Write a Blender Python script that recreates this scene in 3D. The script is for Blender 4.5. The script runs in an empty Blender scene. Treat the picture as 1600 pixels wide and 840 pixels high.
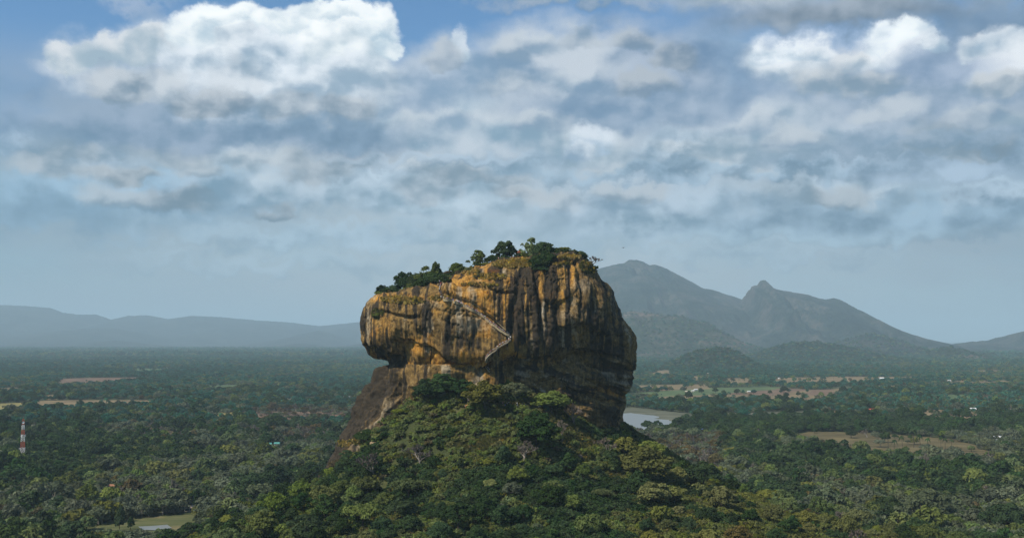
import bpy, bmesh, math, random
import numpy as np
from mathutils import Vector, Matrix
from mathutils.bvhtree import BVHTree

scene = bpy.context.scene
COL = scene.collection
PI = math.pi

# ------------------------------------------------------------------ camera
FOCAL = 1800.0                                   # focal length in photo pixels (photo is 1600 wide)
EYE = 130.0                                      # eye height above the plain
PITCH = math.atan(110.0 / FOCAL)
CP, SP = math.cos(PITCH), math.sin(PITCH)
cam_data = bpy.data.cameras.new('camera')
cam_data.sensor_width = 36.0
cam_data.lens = 36.0 * FOCAL / 1600.0
cam_data.clip_start = 1.0
cam_data.clip_end = 120000.0
cam = bpy.data.objects.new('camera', cam_data)
COL.objects.link(cam)
cam.location = (0, 0, EYE)
cam.rotation_euler = (PI / 2 + PITCH, 0, 0)
scene.camera = cam


def ray(px, py):
    cx, cz = (px - 800.0) / FOCAL, (420.0 - py) / FOCAL
    return (cx, CP - cz * SP, SP + cz * CP)


def at(px, py, Y):
    d = ray(px, py)
    t = Y / d[1]
    return (d[0] * t, Y, EYE + d[2] * t)


def on_plain(px, py, z=0.0):
    d = ray(px, py)
    t = (z - EYE) / d[2]
    return (d[0] * t, d[1] * t, z)


def project(x, y, z):
    dz = z - EYE
    f = y * CP + dz * SP
    u = -y * SP + dz * CP
    return 800.0 + FOCAL * x / f, 420.0 - FOCAL * u / f


def lin(c):
    return tuple((v / 255.0 / 12.92) if v <= 10.3 else ((v / 255.0 + 0.055) / 1.055) ** 2.4 for v in c)


# ------------------------------------------------------------------ sun, exposure
SUN_DIR = Vector((-0.62, -0.40, 0.80)).normalized()     # towards the sun
sun_data = bpy.data.lights.new('sun', 'SUN')
sun_data.energy = 5.0
sun_data.angle = math.radians(0.5)
sun_data.color = (1.0, 0.92, 0.78)
sun = bpy.data.objects.new('sun', sun_data)
COL.objects.link(sun)
sun.rotation_euler = SUN_DIR.to_track_quat('Z', 'Y').to_euler()
sun.location = (0, 0, 2000)

vs = scene.view_settings
vs.view_transform = 'Standard'
vs.look = 'None'
vs.exposure = 0.0
vs.gamma = 1.0
vs.use_curve_mapping = False
cy = scene.cycles
cy.max_bounces = 5
cy.diffuse_bounces = 2
cy.glossy_bounces = 2
cy.transmission_bounces = 2
cy.transparent_max_bounces = 6
cy.volume_bounces = 1
cy.use_denoising = True
cy.denoiser = 'OPENIMAGEDENOISE'
cy.denoising_input_passes = 'RGB_ALBEDO_NORMAL'
cy.denoising_prefilter = 'NONE'
cy.use_adaptive_sampling = True
cy.adaptive_threshold = 0.008
cy.adaptive_min_samples = 24
cy.caustics_reflective = False
cy.caustics_refractive = False

# ------------------------------------------------------------------ node helpers


class Net:
    """Small wrapper for building node trees."""

    def __init__(self, tree):
        self.t = tree

    def n(self, kind, **kw):
        nd = self.t.nodes.new(kind)
        for k, v in kw.items():
            setattr(nd, k, v)
        return nd

    def put(self, sock, v):
        if v is None:
            return
        if hasattr(v, 'is_linked'):
            self.t.links.new(v, sock)
        else:
            sock.default_value = v

    def math(self, op, a, b=None, c=None, clamp=False):
        nd = self.n('ShaderNodeMath', operation=op, use_clamp=clamp)
        for i, v in enumerate((a, b, c)):
            self.put(nd.inputs[i], v)
        return nd.outputs[0]

    def vec(self, op, a, b=None, scale=None):
        nd = self.n('ShaderNodeVectorMath', operation=op)
        self.put(nd.inputs[0], a)
        if b is not None:
            self.put(nd.inputs[1], b)
        if scale is not None:
            self.put(nd.inputs['Scale'], scale)
        return nd.outputs['Value'] if op in ('LENGTH', 'DOT_PRODUCT', 'DISTANCE') else nd.outputs['Vector']

    def remap(self, v, a, b, c=0.0, d=1.0, smooth=False):
        nd = self.n('ShaderNodeMapRange', clamp=True)
        nd.interpolation_type = 'SMOOTHSTEP' if smooth else 'LINEAR'
        for s, x in zip(('Value', 'From Min', 'From Max', 'To Min', 'To Max'), (v, a, b, c, d)):
            self.put(nd.inputs[s], x)
        return nd.outputs['Result']

    def mix(self, fac, a, b, blend='MIX'):
        nd = self.n('ShaderNodeMix', data_type='RGBA', blend_type=blend)
        nd.clamp_factor = True
        self.put(nd.inputs[0], fac)
        for s, v in ((nd.inputs[6], a), (nd.inputs[7], b)):
            if isinstance(v, tuple) and len(v) == 3:
                v = (*v, 1.0)
            self.put(s, v)
        return nd.outputs[2]

    def noise(self, vec, scale, detail=4.0, rough=0.5, dist=0.0, lac=2.0, typ=None, color=False):
        nd = self.n('ShaderNodeTexNoise', noise_dimensions='3D')
        if typ:
            nd.noise_type = typ
        self.put(nd.inputs['Vector'], vec)
        for k, v in (('Scale', scale), ('Detail', detail), ('Roughness', rough), ('Distortion', dist), ('Lacunarity', lac)):
            self.put(nd.inputs[k], v)
        return nd.outputs['Color'] if color else nd.outputs['Fac' if 'Fac' in nd.outputs else 0]

    def ramp(self, fac, stops, interp='LINEAR'):
        nd = self.n('ShaderNodeValToRGB')
        cr = nd.color_ramp
        cr.interpolation = interp
        while len(cr.elements) < len(stops):
            cr.elements.new(0.5)
        for e, (p, c) in zip(cr.elements, stops):
            e.position = p
            e.color = (*c, 1.0) if len(c) == 3 else c
        self.put(nd.inputs[0], fac)
        return nd.outputs[0]


# ------------------------------------------------------------------ world: Nishita blue behind cumulus and stratocumulus
world = bpy.data.worlds.new('World')
scene.world = world
world.use_nodes = True
wt = world.node_tree
wt.nodes.clear()
W = Net(wt)
geo = W.n('ShaderNodeTexCoord')
DIR = geo.outputs['Generated']
sky = W.n('ShaderNodeTexSky', sky_type='NISHITA')
sky.sun_disc = False
sky.sun_elevation = math.asin(SUN_DIR.z)
sky.sun_rotation = math.atan2(SUN_DIR.x, SUN_DIR.y)
sky.altitude = 300
sky.air_density = 1.0
sky.dust_density = 0.6
sky.ozone_density = 1.5
SKY_STRENGTH = 0.10

sep = W.n('ShaderNodeSeparateXYZ')
W.put(sep.inputs[0], DIR)
K = FOCAL / 100.0                                 # sky angles in radians -> hundreds of photo pixels
az = W.math('MULTIPLY', W.math('ARCTAN2', sep.outputs[0], sep.outputs[1]), K)
el = W.math('MULTIPLY', W.math('ARCSINE', sep.outputs[2]), K)
comb = W.n('ShaderNodeCombineXYZ')
W.put(comb.inputs[0], az)
W.put(comb.inputs[1], el)
P0 = comb.outputs[0]


def sky_uv(px, py):
    d = Vector(ray(px, py)).normalized()
    return K * math.atan2(d.x, d.y), K * math.asin(d.z)


# turbulent displacement of the cloud outlines: broad swells plus fine curls
w1 = W.noise(W.vec('MULTIPLY', P0, (1.0, 1.25, 1.0)), 0.85, 3.0, 0.5, color=True)
w2 = W.noise(W.vec('MULTIPLY', P0, (1.0, 1.2, 1.0)), 2.2, 8.0, 0.56, color=True)
o1 = W.vec('SCALE', W.vec('SUBTRACT', w1, (0.5, 0.5, 0.5)), scale=0.60)
o2 = W.vec('SCALE', W.vec('SUBTRACT', w2, (0.5, 0.5, 0.5)), scale=0.50)
o2s = W.vec('SCALE', W.vec('SUBTRACT', w2, (0.5, 0.5, 0.5)), scale=1.15)
flat = (1.0, 1.0, 0.0)
P1 = W.vec('MULTIPLY', W.vec('ADD', W.vec('ADD', P0, o1), o2), flat)
P2 = W.vec('MULTIPLY', W.vec('ADD', W.vec('ADD', P0, o1), o2s), flat)

# relief of the cloud bodies: heaped billows, their near-sun side brighter


def billow(p):
    v = W.n('ShaderNodeTexVoronoi', voronoi_dimensions='2D', feature='SMOOTH_F1', normalize=True)
    W.put(v.inputs['Vector'], W.vec('ADD', p, W.vec('SCALE', o2, scale=0.8)))
    W.put(v.inputs['Scale'], 1.1)
    W.put(v.inputs['Detail'], 2.5)
    W.put(v.inputs['Roughness'], 0.55)
    W.put(v.inputs['Smoothness'], 0.6)
    n_ = W.noise(W.vec('MULTIPLY', p, (1.0, 1.5, 1.0)), 0.9, 5.0, 0.45)
    return W.math('SUBTRACT', W.math('MULTIPLY', n_, 0.9), W.math('MULTIPLY', v.outputs['Distance'], 0.55))


b0 = billow(P0)
b1 = billow(W.vec('ADD', P0, (-0.10, 0.20, 0.0)))
relief = W.math('SUBTRACT', b0, b1)
mottle = W.math('SUBTRACT', W.noise(W.vec('MULTIPLY', P0, (0.7, 1.7, 1.0)), 0.8, 6.0, 0.5), 0.5)

# one reusable puff of cloud
pg = bpy.data.node_groups.new('cloud_puff', 'ShaderNodeTree')
for nm, tp in (('P', 'NodeSocketVector'), ('Under', 'NodeSocketColor'), ('Centre', 'NodeSocketVector'), ('Inv', 'NodeSocketVector'),
               ('Light', 'NodeSocketColor'), ('Dark', 'NodeSocketColor'), ('Edge', 'NodeSocketFloat'), ('Opacity', 'NodeSocketFloat'),
               ('Relief', 'NodeSocketFloat'), ('Gain', 'NodeSocketFloat')):
    pg.interface.new_socket(nm, in_out='INPUT', socket_type=tp)
pg.interface.new_socket('Color', in_out='OUTPUT', socket_type='NodeSocketColor')
G = Net(pg)
gi = G.n('NodeGroupInput')
go = G.n('NodeGroupOutput')
pp = G.vec('ADD', gi.outputs['P'], G.vec('SCALE', gi.outputs['Under'], scale=1e-7))   # keeps the puffs in painting order
q = G.vec('MULTIPLY', G.vec('SUBTRACT', pp, gi.outputs['Centre']), gi.outputs['Inv'])
q0 = G.n('ShaderNodeSeparateXYZ')
G.put(q0.inputs[0], q)
qf = G.n('ShaderNodeCombineXYZ')                  # flatter underside
G.put(qf.inputs[0], q0.outputs[0])
G.put(qf.inputs[1], G.math('MULTIPLY_ADD', G.math('MINIMUM', q0.outputs[1], 0.0), 0.45, q0.outputs[1]))
r = G.vec('LENGTH', qf.outputs[0])
alpha = G.math('MULTIPLY', G.remap(r, 1.0, gi.outputs['Edge'], 0.0, 1.0, True), gi.outputs['Opacity'])
qs = G.n('ShaderNodeSeparateXYZ')
G.put(qs.inputs[0], q)
sh = G.math('MULTIPLY_ADD', qs.outputs[1], 0.50, 0.52)
sh = G.math('MULTIPLY_ADD', qs.outputs[0], -0.06, sh)
sh = G.math('ADD', sh, G.math('MULTIPLY', gi.outputs['Relief'], gi.outputs['Gain']))
sh = G.remap(sh, 0.0, 1.0, 0.0, 1.0, True)
G.put(go.inputs[0], G.mix(alpha, gi.outputs['Under'], G.mix(sh, gi.outputs['Dark'], gi.outputs['Light'])))


HAZE_IN = 1.0


def puff(under, px, py, rx, ry, light, dark, edge=0.45, opacity=1.0, gain=2.2, soft=False):
    if min(light) > 150:
        light = (light[0] * .985, light[1], min(255, light[2] * 1.015))
    else:
        light = (light[0] * .95, light[1], light[2] * 1.02)
    dark = (dark[0] * .94, dark[1], dark[2] * 1.02)
    if min(light) > 212 and py < 240:
        lk = 1.0 + (min(light) - 212) / 43.0 * 0.14
    else:
        lk = 1.06
    if py > 230:
        light = tuple(min(255, v + (24 if rx > 75 else 8)) for v in light)
        dark = tuple(v - 14 for v in dark)
        gain *= 1.5
    nd = W.n('ShaderNodeGroup', node_tree=pg)
    u, v = sky_uv(px, py)
    W.put(nd.inputs['P'], P2 if soft else P1)
    W.put(nd.inputs['Under'], under)
    W.put(nd.inputs['Centre'], (u, v, 0))
    W.put(nd.inputs['Inv'], (80.0 / rx, 80.0 / ry, 0))
    W.put(nd.inputs['Light'], (*[v * lk for v in lin(light)], 1))
    W.put(nd.inputs['Dark'], (*lin(dark), 1))
    W.put(nd.inputs['Edge'], edge)
    W.put(nd.inputs['Opacity'], opacity)
    W.put(nd.inputs['Relief'], shade_in)
    W.put(nd.inputs['Gain'], gain)
    return nd.outputs[0]


shade_in = W.math('ADD', relief, W.math('MULTIPLY', mottle, 0.35))
blue = W.vec('MULTIPLY', W.vec('SCALE', sky.outputs[0], scale=SKY_STRENGTH), (0.66, 1.0, 1.24))
c = blue
# high, even veil that thickens downwards, everywhere round the horizon
veil_n = W.noise(W.vec('MULTIPLY', P0, (0.45, 1.3, 1.0)), 0.75, 8.0, 0.55)
veil = W.math('MULTIPLY', W.remap(el, 4.7, 3.4, 0.0, 0.95, True), W.remap(veil_n, 0.25, 0.62, 0.75, 1.0, True))
hz = W.ramp(W.remap(W.math('ADD', az, W.math('MULTIPLY', mottle, 3.0)), -8.0, 8.0),
            [(0.0, lin((140, 164, 181))), (0.5, lin((186, 196, 202))), (1.0, lin((142, 160, 175)))])
hz = W.mix(W.remap(el, 2.2, 4.2, 0.0, 1.0, True), hz, lin((146, 166, 192)))
c = W.mix(veil, c, hz)
# scattered cumulus over the rest of the sky dome
fn = W.noise(W.vec('MULTIPLY', DIR, (1.0, 1.0, 2.2)), 2.6, 9.0, 0.56)
far_a = W.math('MULTIPLY', W.remap(fn, 0.50, 0.62, 0.0, 0.9, True), W.remap(el, 5.6, 9.0, 0.0, 1.0, True))
c = W.mix(far_a, c, W.mix(W.remap(relief, -0.15, 0.2), lin((150, 164, 182)), lin((226, 230, 236))))

PUFFS = [
    # px, py, rx, ry, light, dark, edge, opacity, gain, soft
    # ---- low bands of stratocumulus
    (120, 330, 260, 60, (128, 160, 184), (112, 146, 172), .2, .8, 1.2, 1),
    (850, 365, 330, 45, (168, 186, 200), (150, 174, 190), .2, .7, 1.2, 1),
    (1200, 345, 380, 36, (146, 166, 184), (110, 138, 162), .2, .85, 1.6, 1),
    (1510, 335, 220, 48, (140, 164, 184), (108, 136, 160), .2, .85, 1.6, 1),
    (240, 345, 60, 24, (168, 188, 202), (140, 168, 188), .1, .7, 1.5, 1),
    (640, 300, 260, 56, (172, 188, 201), (136, 164, 184), .2, .9, 2.0, 1),
    (1000, 318, 240, 46, (166, 182, 196), (126, 152, 174), .2, .9, 2.0, 1),
    (1320, 302, 110, 34, (180, 194, 205), (134, 158, 178), .2, .9, 2.0, 1),
    (250, 300, 240, 46, (150, 176, 197), (118, 150, 176), .2, .85, 2.0, 1),
    (300, 305, 70, 34, (178, 192, 205), (138, 166, 186), .1, .8, 2.2, 1),
    (440, 300, 70, 44, (186, 199, 210), (146, 170, 189), .1, .85, 2.2, 1),
    (385, 255, 80, 38, (192, 204, 213), (140, 166, 187), .1, .9, 2.6, 1),
    (1480, 262, 230, 40, (152, 172, 191), (108, 134, 159), .2, .95, 1.8, 1),
    (1130, 268, 230, 36, (168, 184, 199), (118, 146, 170), .2, .9, 2.0, 1),
    (760, 260, 180, 40, (160, 180, 196), (126, 154, 176), .2, .9, 1.8, 1),
    (420, 412, 320, 22, (158, 180, 194), (140, 164, 182), .1, .55, 1.6, 1),
    (1180, 405, 260, 20, (152, 174, 188), (128, 152, 172), .1, .55, 1.6, 1),
    (820, 398, 220, 20, (176, 192, 202), (150, 172, 187), .1, .5, 1.6, 1),
    (1330, 372, 320, 26, (150, 172, 188), (116, 144, 166), .2, .7, 1.8, 1),
    (480, 372, 260, 26, (160, 184, 200), (134, 162, 184), .2, .6, 1.8, 1),
    (1010, 345, 120, 26, (176, 192, 203), (136, 160, 178), .2, .75, 2.2, 1),
    (1560, 300, 80, 24, (166, 184, 199), (116, 142, 165), .2, .8, 2.2, 1),
    (700, 330, 120, 28, (178, 194, 205), (142, 168, 186), .2, .75, 2.2, 1),
    (540, 262, 90, 28, (176, 192, 205), (134, 160, 182), .2, .85, 2.4, 1),
    # ---- middle row
    (160, 255, 60, 62, (196, 207, 217), (138, 164, 188), .1, .75, 3.0, 1),
    (20, 232, 70, 26, (172, 191, 208), (128, 158, 184), .2, .8, 2.4, 1),
    (1560, 195, 130, 56, (186, 196, 209), (122, 146, 170), .5, .92, 2.4, 0),
    (1370, 195, 160, 56, (190, 199, 211), (126, 150, 174), .5, .92, 2.4, 0),
    (1180, 205, 150, 56, (194, 203, 213), (128, 154, 176), .5, .92, 2.6, 0),
    (1080, 245, 100, 38, (184, 197, 207), (130, 155, 177), .2, .9, 2.4, 1),
    (830, 215, 130, 50, (190, 200, 210), (132, 157, 178), .5, .92, 2.6, 0),
    (705, 205, 110, 50, (202, 210, 218), (140, 163, 183), .5, .92, 2.8, 0),
    (930, 228, 90, 44, (220, 225, 229), (146, 166, 182), .2, .98, 2.6, 0),
    (431, 327, 36, 14, (163, 168, 172), (127, 141, 155), .38, .72, 2.6, 0),
    (858, 314, 63, 24, (184, 189, 193), (148, 162, 176), .38, .72, 2.6, 0),
    (271, 313, 69, 21, (157, 162, 166), (121, 135, 149), .38, .72, 2.6, 0),
    (827, 309, 37, 14, (182, 187, 191), (146, 160, 174), .38, .72, 2.6, 0),
    (1302, 307, 60, 21, (167, 172, 176), (131, 145, 159), .38, .72, 2.6, 0),
    (794, 306, 32, 14, (173, 178, 182), (137, 151, 165), .38, .72, 2.6, 0),
    (173, 305, 65, 20, (182, 187, 191), (146, 160, 174), .38, .72, 2.6, 0),
    (671, 299, 61, 28, (184, 189, 193), (148, 162, 176), .38, .72, 2.6, 0),
    (1008, 299, 39, 18, (180, 185, 189), (144, 158, 172), .38, .72, 2.6, 0),
    (957, 295, 35, 14, (182, 187, 191), (146, 160, 174), .38, .72, 2.6, 0),
    (792, 287, 50, 16, (175, 180, 184), (139, 153, 167), .38, .72, 2.6, 0),
    (735, 276, 54, 20, (177, 182, 186), (141, 155, 169), .38, .72, 2.6, 0),
    (155, 271, 49, 20, (183, 188, 192), (147, 161, 175), .38, .72, 2.6, 0),
    (1179, 270, 50, 18, (184, 189, 193), (148, 162, 176), .38, .72, 2.6, 0),
    (209, 269, 41, 13, (176, 181, 185), (140, 154, 168), .38, .72, 2.6, 0),
    (310, 269, 36, 15, (183, 188, 192), (147, 161, 175), .38, .72, 2.6, 0),
    (190, 268, 55, 17, (175, 180, 184), (139, 153, 167), .38, .72, 2.6, 0),
    (726, 266, 48, 15, (199, 204, 208), (163, 177, 191), .38, .72, 2.6, 0),
    (1107, 266, 61, 23, (193, 198, 202), (157, 171, 185), .38, .72, 2.6, 0),
    (938, 264, 40, 13, (189, 194, 198), (153, 167, 181), .38, .72, 2.6, 0),
    (698, 264, 60, 24, (177, 182, 186), (141, 155, 169), .38, .72, 2.6, 0),
    (67, 261, 55, 25, (185, 190, 194), (149, 163, 177), .38, .72, 2.6, 0),
    (488, 261, 67, 31, (173, 178, 182), (137, 151, 165), .38, .72, 2.6, 0),
    (977, 259, 43, 17, (201, 206, 210), (165, 179, 193), .38, .72, 2.6, 0),
    (1098, 257, 46, 21, (198, 203, 207), (162, 176, 190), .38, .72, 2.6, 0),
    (390, 255, 52, 21, (191, 196, 200), (155, 169, 183), .38, .72, 2.6, 0),
    (663, 252, 62, 21, (199, 204, 208), (163, 177, 191), .38, .72, 2.6, 0),
    (1501, 246, 39, 14, (179, 184, 188), (143, 157, 171), .38, .72, 2.6, 0),
    (559, 243, 64, 22, (178, 183, 187), (142, 156, 170), .38, .72, 2.6, 0),
    (282, 242, 55, 24, (187, 192, 196), (151, 165, 179), .38, .72, 2.6, 0),
    (1129, 234, 68, 28, (202, 207, 211), (166, 180, 194), .38, .72, 2.6, 0),
    (113, 234, 55, 20, (183, 188, 192), (147, 161, 175), .38, .72, 2.6, 0),
    (1443, 233, 51, 19, (179, 184, 188), (143, 157, 171), .38, .72, 2.6, 0),
    (1053, 232, 42, 13, (201, 206, 210), (165, 179, 193), .38, .72, 2.6, 0),
    (1546, 231, 42, 16, (162, 167, 171), (126, 140, 154), .38, .72, 2.6, 0),
    (228, 226, 64, 22, (181, 186, 190), (145, 159, 173), .38, .72, 2.6, 0),
    (1242, 226, 63, 24, (191, 196, 200), (155, 169, 183), .38, .72, 2.6, 0),
    (1481, 197, 66, 24, (175, 180, 184), (139, 153, 167), .38, .72, 2.6, 0),
    (620, 194, 69, 29, (209, 214, 218), (173, 187, 201), .38, .72, 2.6, 0),
    (685, 191, 41, 18, (206, 211, 215), (170, 184, 198), .38, .72, 2.6, 0),
    (820, 190, 64, 23, (210, 215, 219), (174, 188, 202), .38, .72, 2.6, 0),
    (690, 189, 62, 23, (207, 212, 216), (171, 185, 199), .38, .72, 2.6, 0),
    (1599, 185, 62, 28, (191, 196, 200), (155, 169, 183), .38, .72, 2.6, 0),
    (798, 175, 62, 20, (209, 214, 218), (173, 187, 201), .38, .72, 2.6, 0),
    (979, 169, 58, 18, (207, 212, 216), (171, 185, 199), .38, .72, 2.6, 0),
    (742, 161, 65, 29, (220, 225, 229), (184, 198, 212), .38, .72, 2.6, 0),
    (1090, 272, 330, 20, (150, 170, 188), (120, 144, 166), .3, .75, 1.4, 1),
    (1450, 226, 260, 20, (152, 170, 188), (116, 140, 163), .3, .75, 1.4, 1),
    (700, 248, 240, 18, (158, 176, 192), (128, 152, 173), .3, .7, 1.4, 1),
    # ---- cloud mass right of the big cumulus
    (1120, 118, 100, 74, (146, 166, 190), (106, 132, 166), .5, .92, 2.0, 0),
    (1000, 112, 130, 82, (176, 187, 202), (112, 136, 167), .5, .95, 2.6, 0),
    (960, 165, 200, 50, (168, 182, 199), (116, 141, 170), .5, .92, 2.4, 0),
    (850, 112, 130, 80, (204, 210, 217), (128, 150, 176), .5, .95, 2.8, 0),
    (690, 125, 84, 66, (190, 200, 212), (136, 158, 184), .5, .92, 2.6, 0),
    (722, 76, 15, 25, (232, 236, 240), (190, 200, 212), .5, .8, 2.0, 0),
    # ---- bright cumulus on the right
    (1480, 160, 190, 48, (166, 180, 198), (118, 141, 168), .3, .95, 2.4, 0),
    (1560, 105, 90, 66, (236, 238, 241), (150, 166, 186), .4, 1.0, 2.8, 0),
    (1330, 115, 130, 62, (218, 221, 227), (138, 157, 180), .35, 1.0, 3.0, 0),
    (1235, 96, 70, 42, (244, 245, 246), (164, 177, 194), .4, 1.0, 2.8, 0),
    (1410, 78, 70, 42, (252, 252, 252), (184, 194, 207), .45, 1.0, 2.4, 0),
    (1470, 108, 90, 52, (168, 182, 203), (122, 143, 173), .3, .95, 2.2, 0),
    # ---- dark scud along the top
    (1560, 30, 130, 50, (140, 156, 177), (106, 130, 160), .25, .9, 1.8, 1),
    (1310, 22, 230, 42, (160, 170, 182), (104, 119, 138), .3, 1.0, 1.8, 0),
    (1160, -4, 130, 34, (200, 205, 211), (148, 159, 175), .3, .95, 2.0, 0),
    (900, 0, 190, 30, (168, 178, 191), (128, 147, 172), .2, .85, 2.0, 1),
    (215, 12, 62, 26, (170, 184, 205), (140, 162, 193), .2, .75, 2.0, 1),
    (10, 170, 50, 70, (126, 156, 190), (98, 132, 168), .2, .7, 1.6, 1),
    # ---- the big white cumulus
    (330, 205, 320, 48, (158, 174, 194), (104, 132, 160), .35, .98, 2.4, 0),
    (520, 205, 130, 36, (140, 160, 182), (94, 122, 150), .4, .95, 2.0, 0),
    (170, 112, 92, 50, (212, 218, 226), (148, 167, 192), .55, .98, 3.0, 0),
    (270, 105, 95, 66, (220, 225, 232), (154, 170, 193), .6, 1.0, 3.0, 0),
    (390, 165, 130, 54, (204, 211, 220), (130, 152, 176), .5, .98, 3.2, 0),
    (565, 140, 66, 56, (220, 226, 232), (144, 163, 184), .6, .98, 3.2, 0),
    (365, 76, 78, 60, (252, 253, 254), (182, 192, 206), .58, 1.0, 3.0, 0),
    (450, 120, 110, 70, (238, 241, 244), (162, 176, 193), .6, .98, 3.2, 0),
    (530, 76, 80, 62, (254, 254, 255), (196, 205, 215), .6, 1.0, 2.8, 0),
    (108, 96, 32, 24, (232, 232, 232), (174, 186, 198), .62, .9, 2.6, 0),
    (158, 82, 34, 24, (232, 232, 232), (174, 186, 198), .62, .9, 2.6, 0),
    (212, 76, 34, 24, (232, 232, 232), (174, 186, 198), .62, .9, 2.6, 0),
    (252, 64, 34, 26, (232, 232, 232), (174, 186, 198), .62, .9, 2.6, 0),
    (298, 50, 34, 28, (255, 255, 255), (197, 209, 221), .62, .9, 2.6, 0),
    (335, 32, 34, 24, (255, 255, 255), (197, 209, 221), .62, .9, 2.6, 0),
    (384, 27, 34, 22, (255, 255, 255), (197, 209, 221), .62, .9, 2.6, 0),
    (424, 46, 30, 24, (255, 255, 255), (197, 209, 221), .62, .9, 2.6, 0),
    (462, 40, 34, 26, (255, 255, 255), (197, 209, 221), .62, .9, 2.6, 0),
    (502, 24, 36, 22, (255, 255, 255), (197, 209, 221), .62, .9, 2.6, 0),
    (550, 22, 38, 22, (255, 255, 255), (197, 209, 221), .62, .9, 2.6, 0),
    (590, 46, 30, 28, (255, 255, 255), (197, 209, 221), .62, .9, 2.6, 0),
    (604, 76, 20, 20, (255, 255, 255), (197, 209, 221), .62, .9, 2.6, 0),
    (300, 100, 50, 32, (238, 242, 246), (160, 176, 194), .55, .85, 3.2, 0),
    (362, 124, 50, 32, (226, 230, 234), (148, 164, 182), .55, .85, 3.2, 0),
    (430, 98, 50, 34, (240, 244, 248), (162, 178, 196), .55, .85, 3.2, 0),
    (500, 124, 50, 36, (236, 240, 244), (158, 174, 192), .55, .85, 3.2, 0),
    (560, 112, 42, 34, (236, 240, 244), (158, 174, 192), .55, .85, 3.2, 0),
    (248, 130, 50, 32, (216, 220, 224), (138, 154, 172), .55, .85, 3.2, 0),
    (182, 134, 48, 30, (202, 206, 210), (124, 140, 158), .55, .85, 3.2, 0),
    (330, 160, 60, 28, (196, 200, 204), (118, 134, 152), .55, .85, 3.2, 0),
    (450, 170, 56, 28, (206, 210, 214), (128, 144, 162), .55, .85, 3.2, 0),
    (545, 172, 46, 28, (200, 204, 208), (122, 138, 156), .55, .85, 3.2, 0),
    (1202, 90, 24, 18, (246, 248, 250), (174, 190, 208), .5, .88, 3.0, 0),
    (1238, 80, 28, 18, (248, 250, 252), (176, 192, 210), .5, .88, 3.0, 0),
    (1280, 78, 30, 16, (240, 242, 244), (168, 184, 202), .5, .88, 3.0, 0),
    (1330, 92, 34, 20, (226, 228, 230), (154, 170, 188), .5, .88, 3.0, 0),
    (1382, 62, 32, 20, (250, 252, 254), (178, 194, 212), .5, .88, 3.0, 0),
    (1422, 53, 32, 18, (252, 254, 255), (180, 196, 214), .5, .88, 3.0, 0),
    (1458, 66, 24, 14, (240, 242, 244), (168, 184, 202), .5, .88, 3.0, 0),
    (1530, 78, 30, 26, (232, 234, 236), (160, 176, 194), .5, .88, 3.0, 0),
    (1566, 64, 32, 24, (238, 240, 242), (166, 182, 200), .5, .88, 3.0, 0),
    (1598, 78, 28, 28, (238, 240, 242), (166, 182, 200), .5, .88, 3.0, 0),
    (1290, 125, 50, 26, (210, 212, 214), (138, 154, 172), .5, .88, 3.0, 0),
    (1360, 135, 50, 24, (206, 208, 210), (134, 150, 168), .5, .88, 3.0, 0),
    (1560, 140, 40, 24, (206, 208, 210), (134, 150, 168), .5, .88, 3.0, 0),
    (800, 84, 34, 22, (200, 206, 212), (138, 156, 178), .5, .85, 2.8, 0),
    (850, 66, 40, 20, (204, 210, 216), (142, 160, 182), .5, .85, 2.8, 0),
    (905, 66, 36, 18, (196, 202, 208), (134, 152, 174), .5, .85, 2.8, 0),
    (985, 66, 40, 20, (184, 190, 196), (122, 140, 162), .5, .85, 2.8, 0),
    (1050, 88, 40, 22, (176, 182, 188), (114, 132, 154), .5, .85, 2.8, 0),
    (690, 90, 34, 24, (192, 198, 204), (130, 148, 170), .5, .85, 2.8, 0),
    (880, 130, 50, 24, (206, 212, 218), (144, 162, 184), .5, .85, 2.8, 0),
    (790, 140, 44, 24, (200, 206, 212), (138, 156, 178), .5, .85, 2.8, 0),
    (1010, 130, 50, 26, (182, 188, 194), (120, 138, 160), .5, .85, 2.8, 0),
    (930, 216, 44, 22, (230, 236, 242), (168, 186, 208), .5, .85, 2.8, 0),
    (900, 236, 34, 16, (222, 228, 234), (160, 178, 200), .5, .85, 2.8, 0),
    (700, 190, 50, 22, (208, 214, 220), (146, 164, 186), .5, .85, 2.8, 0),
    (840, 200, 50, 20, (200, 206, 212), (138, 156, 178), .5, .85, 2.8, 0),
    (1180, 190, 50, 20, (204, 210, 216), (142, 160, 182), .5, .85, 2.8, 0),
    (1240, 215, 50, 20, (198, 204, 210), (136, 154, 176), .5, .85, 2.8, 0),
    (1380, 180, 56, 22, (200, 206, 212), (138, 156, 178), .5, .85, 2.8, 0),
    (1520, 185, 50, 22, (196, 202, 208), (134, 152, 174), .5, .85, 2.8, 0),
]
for p in PUFFS:
    c = puff(c, *p)
bg = W.n('ShaderNodeBackground')
W.put(bg.inputs['Color'], c)
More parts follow.
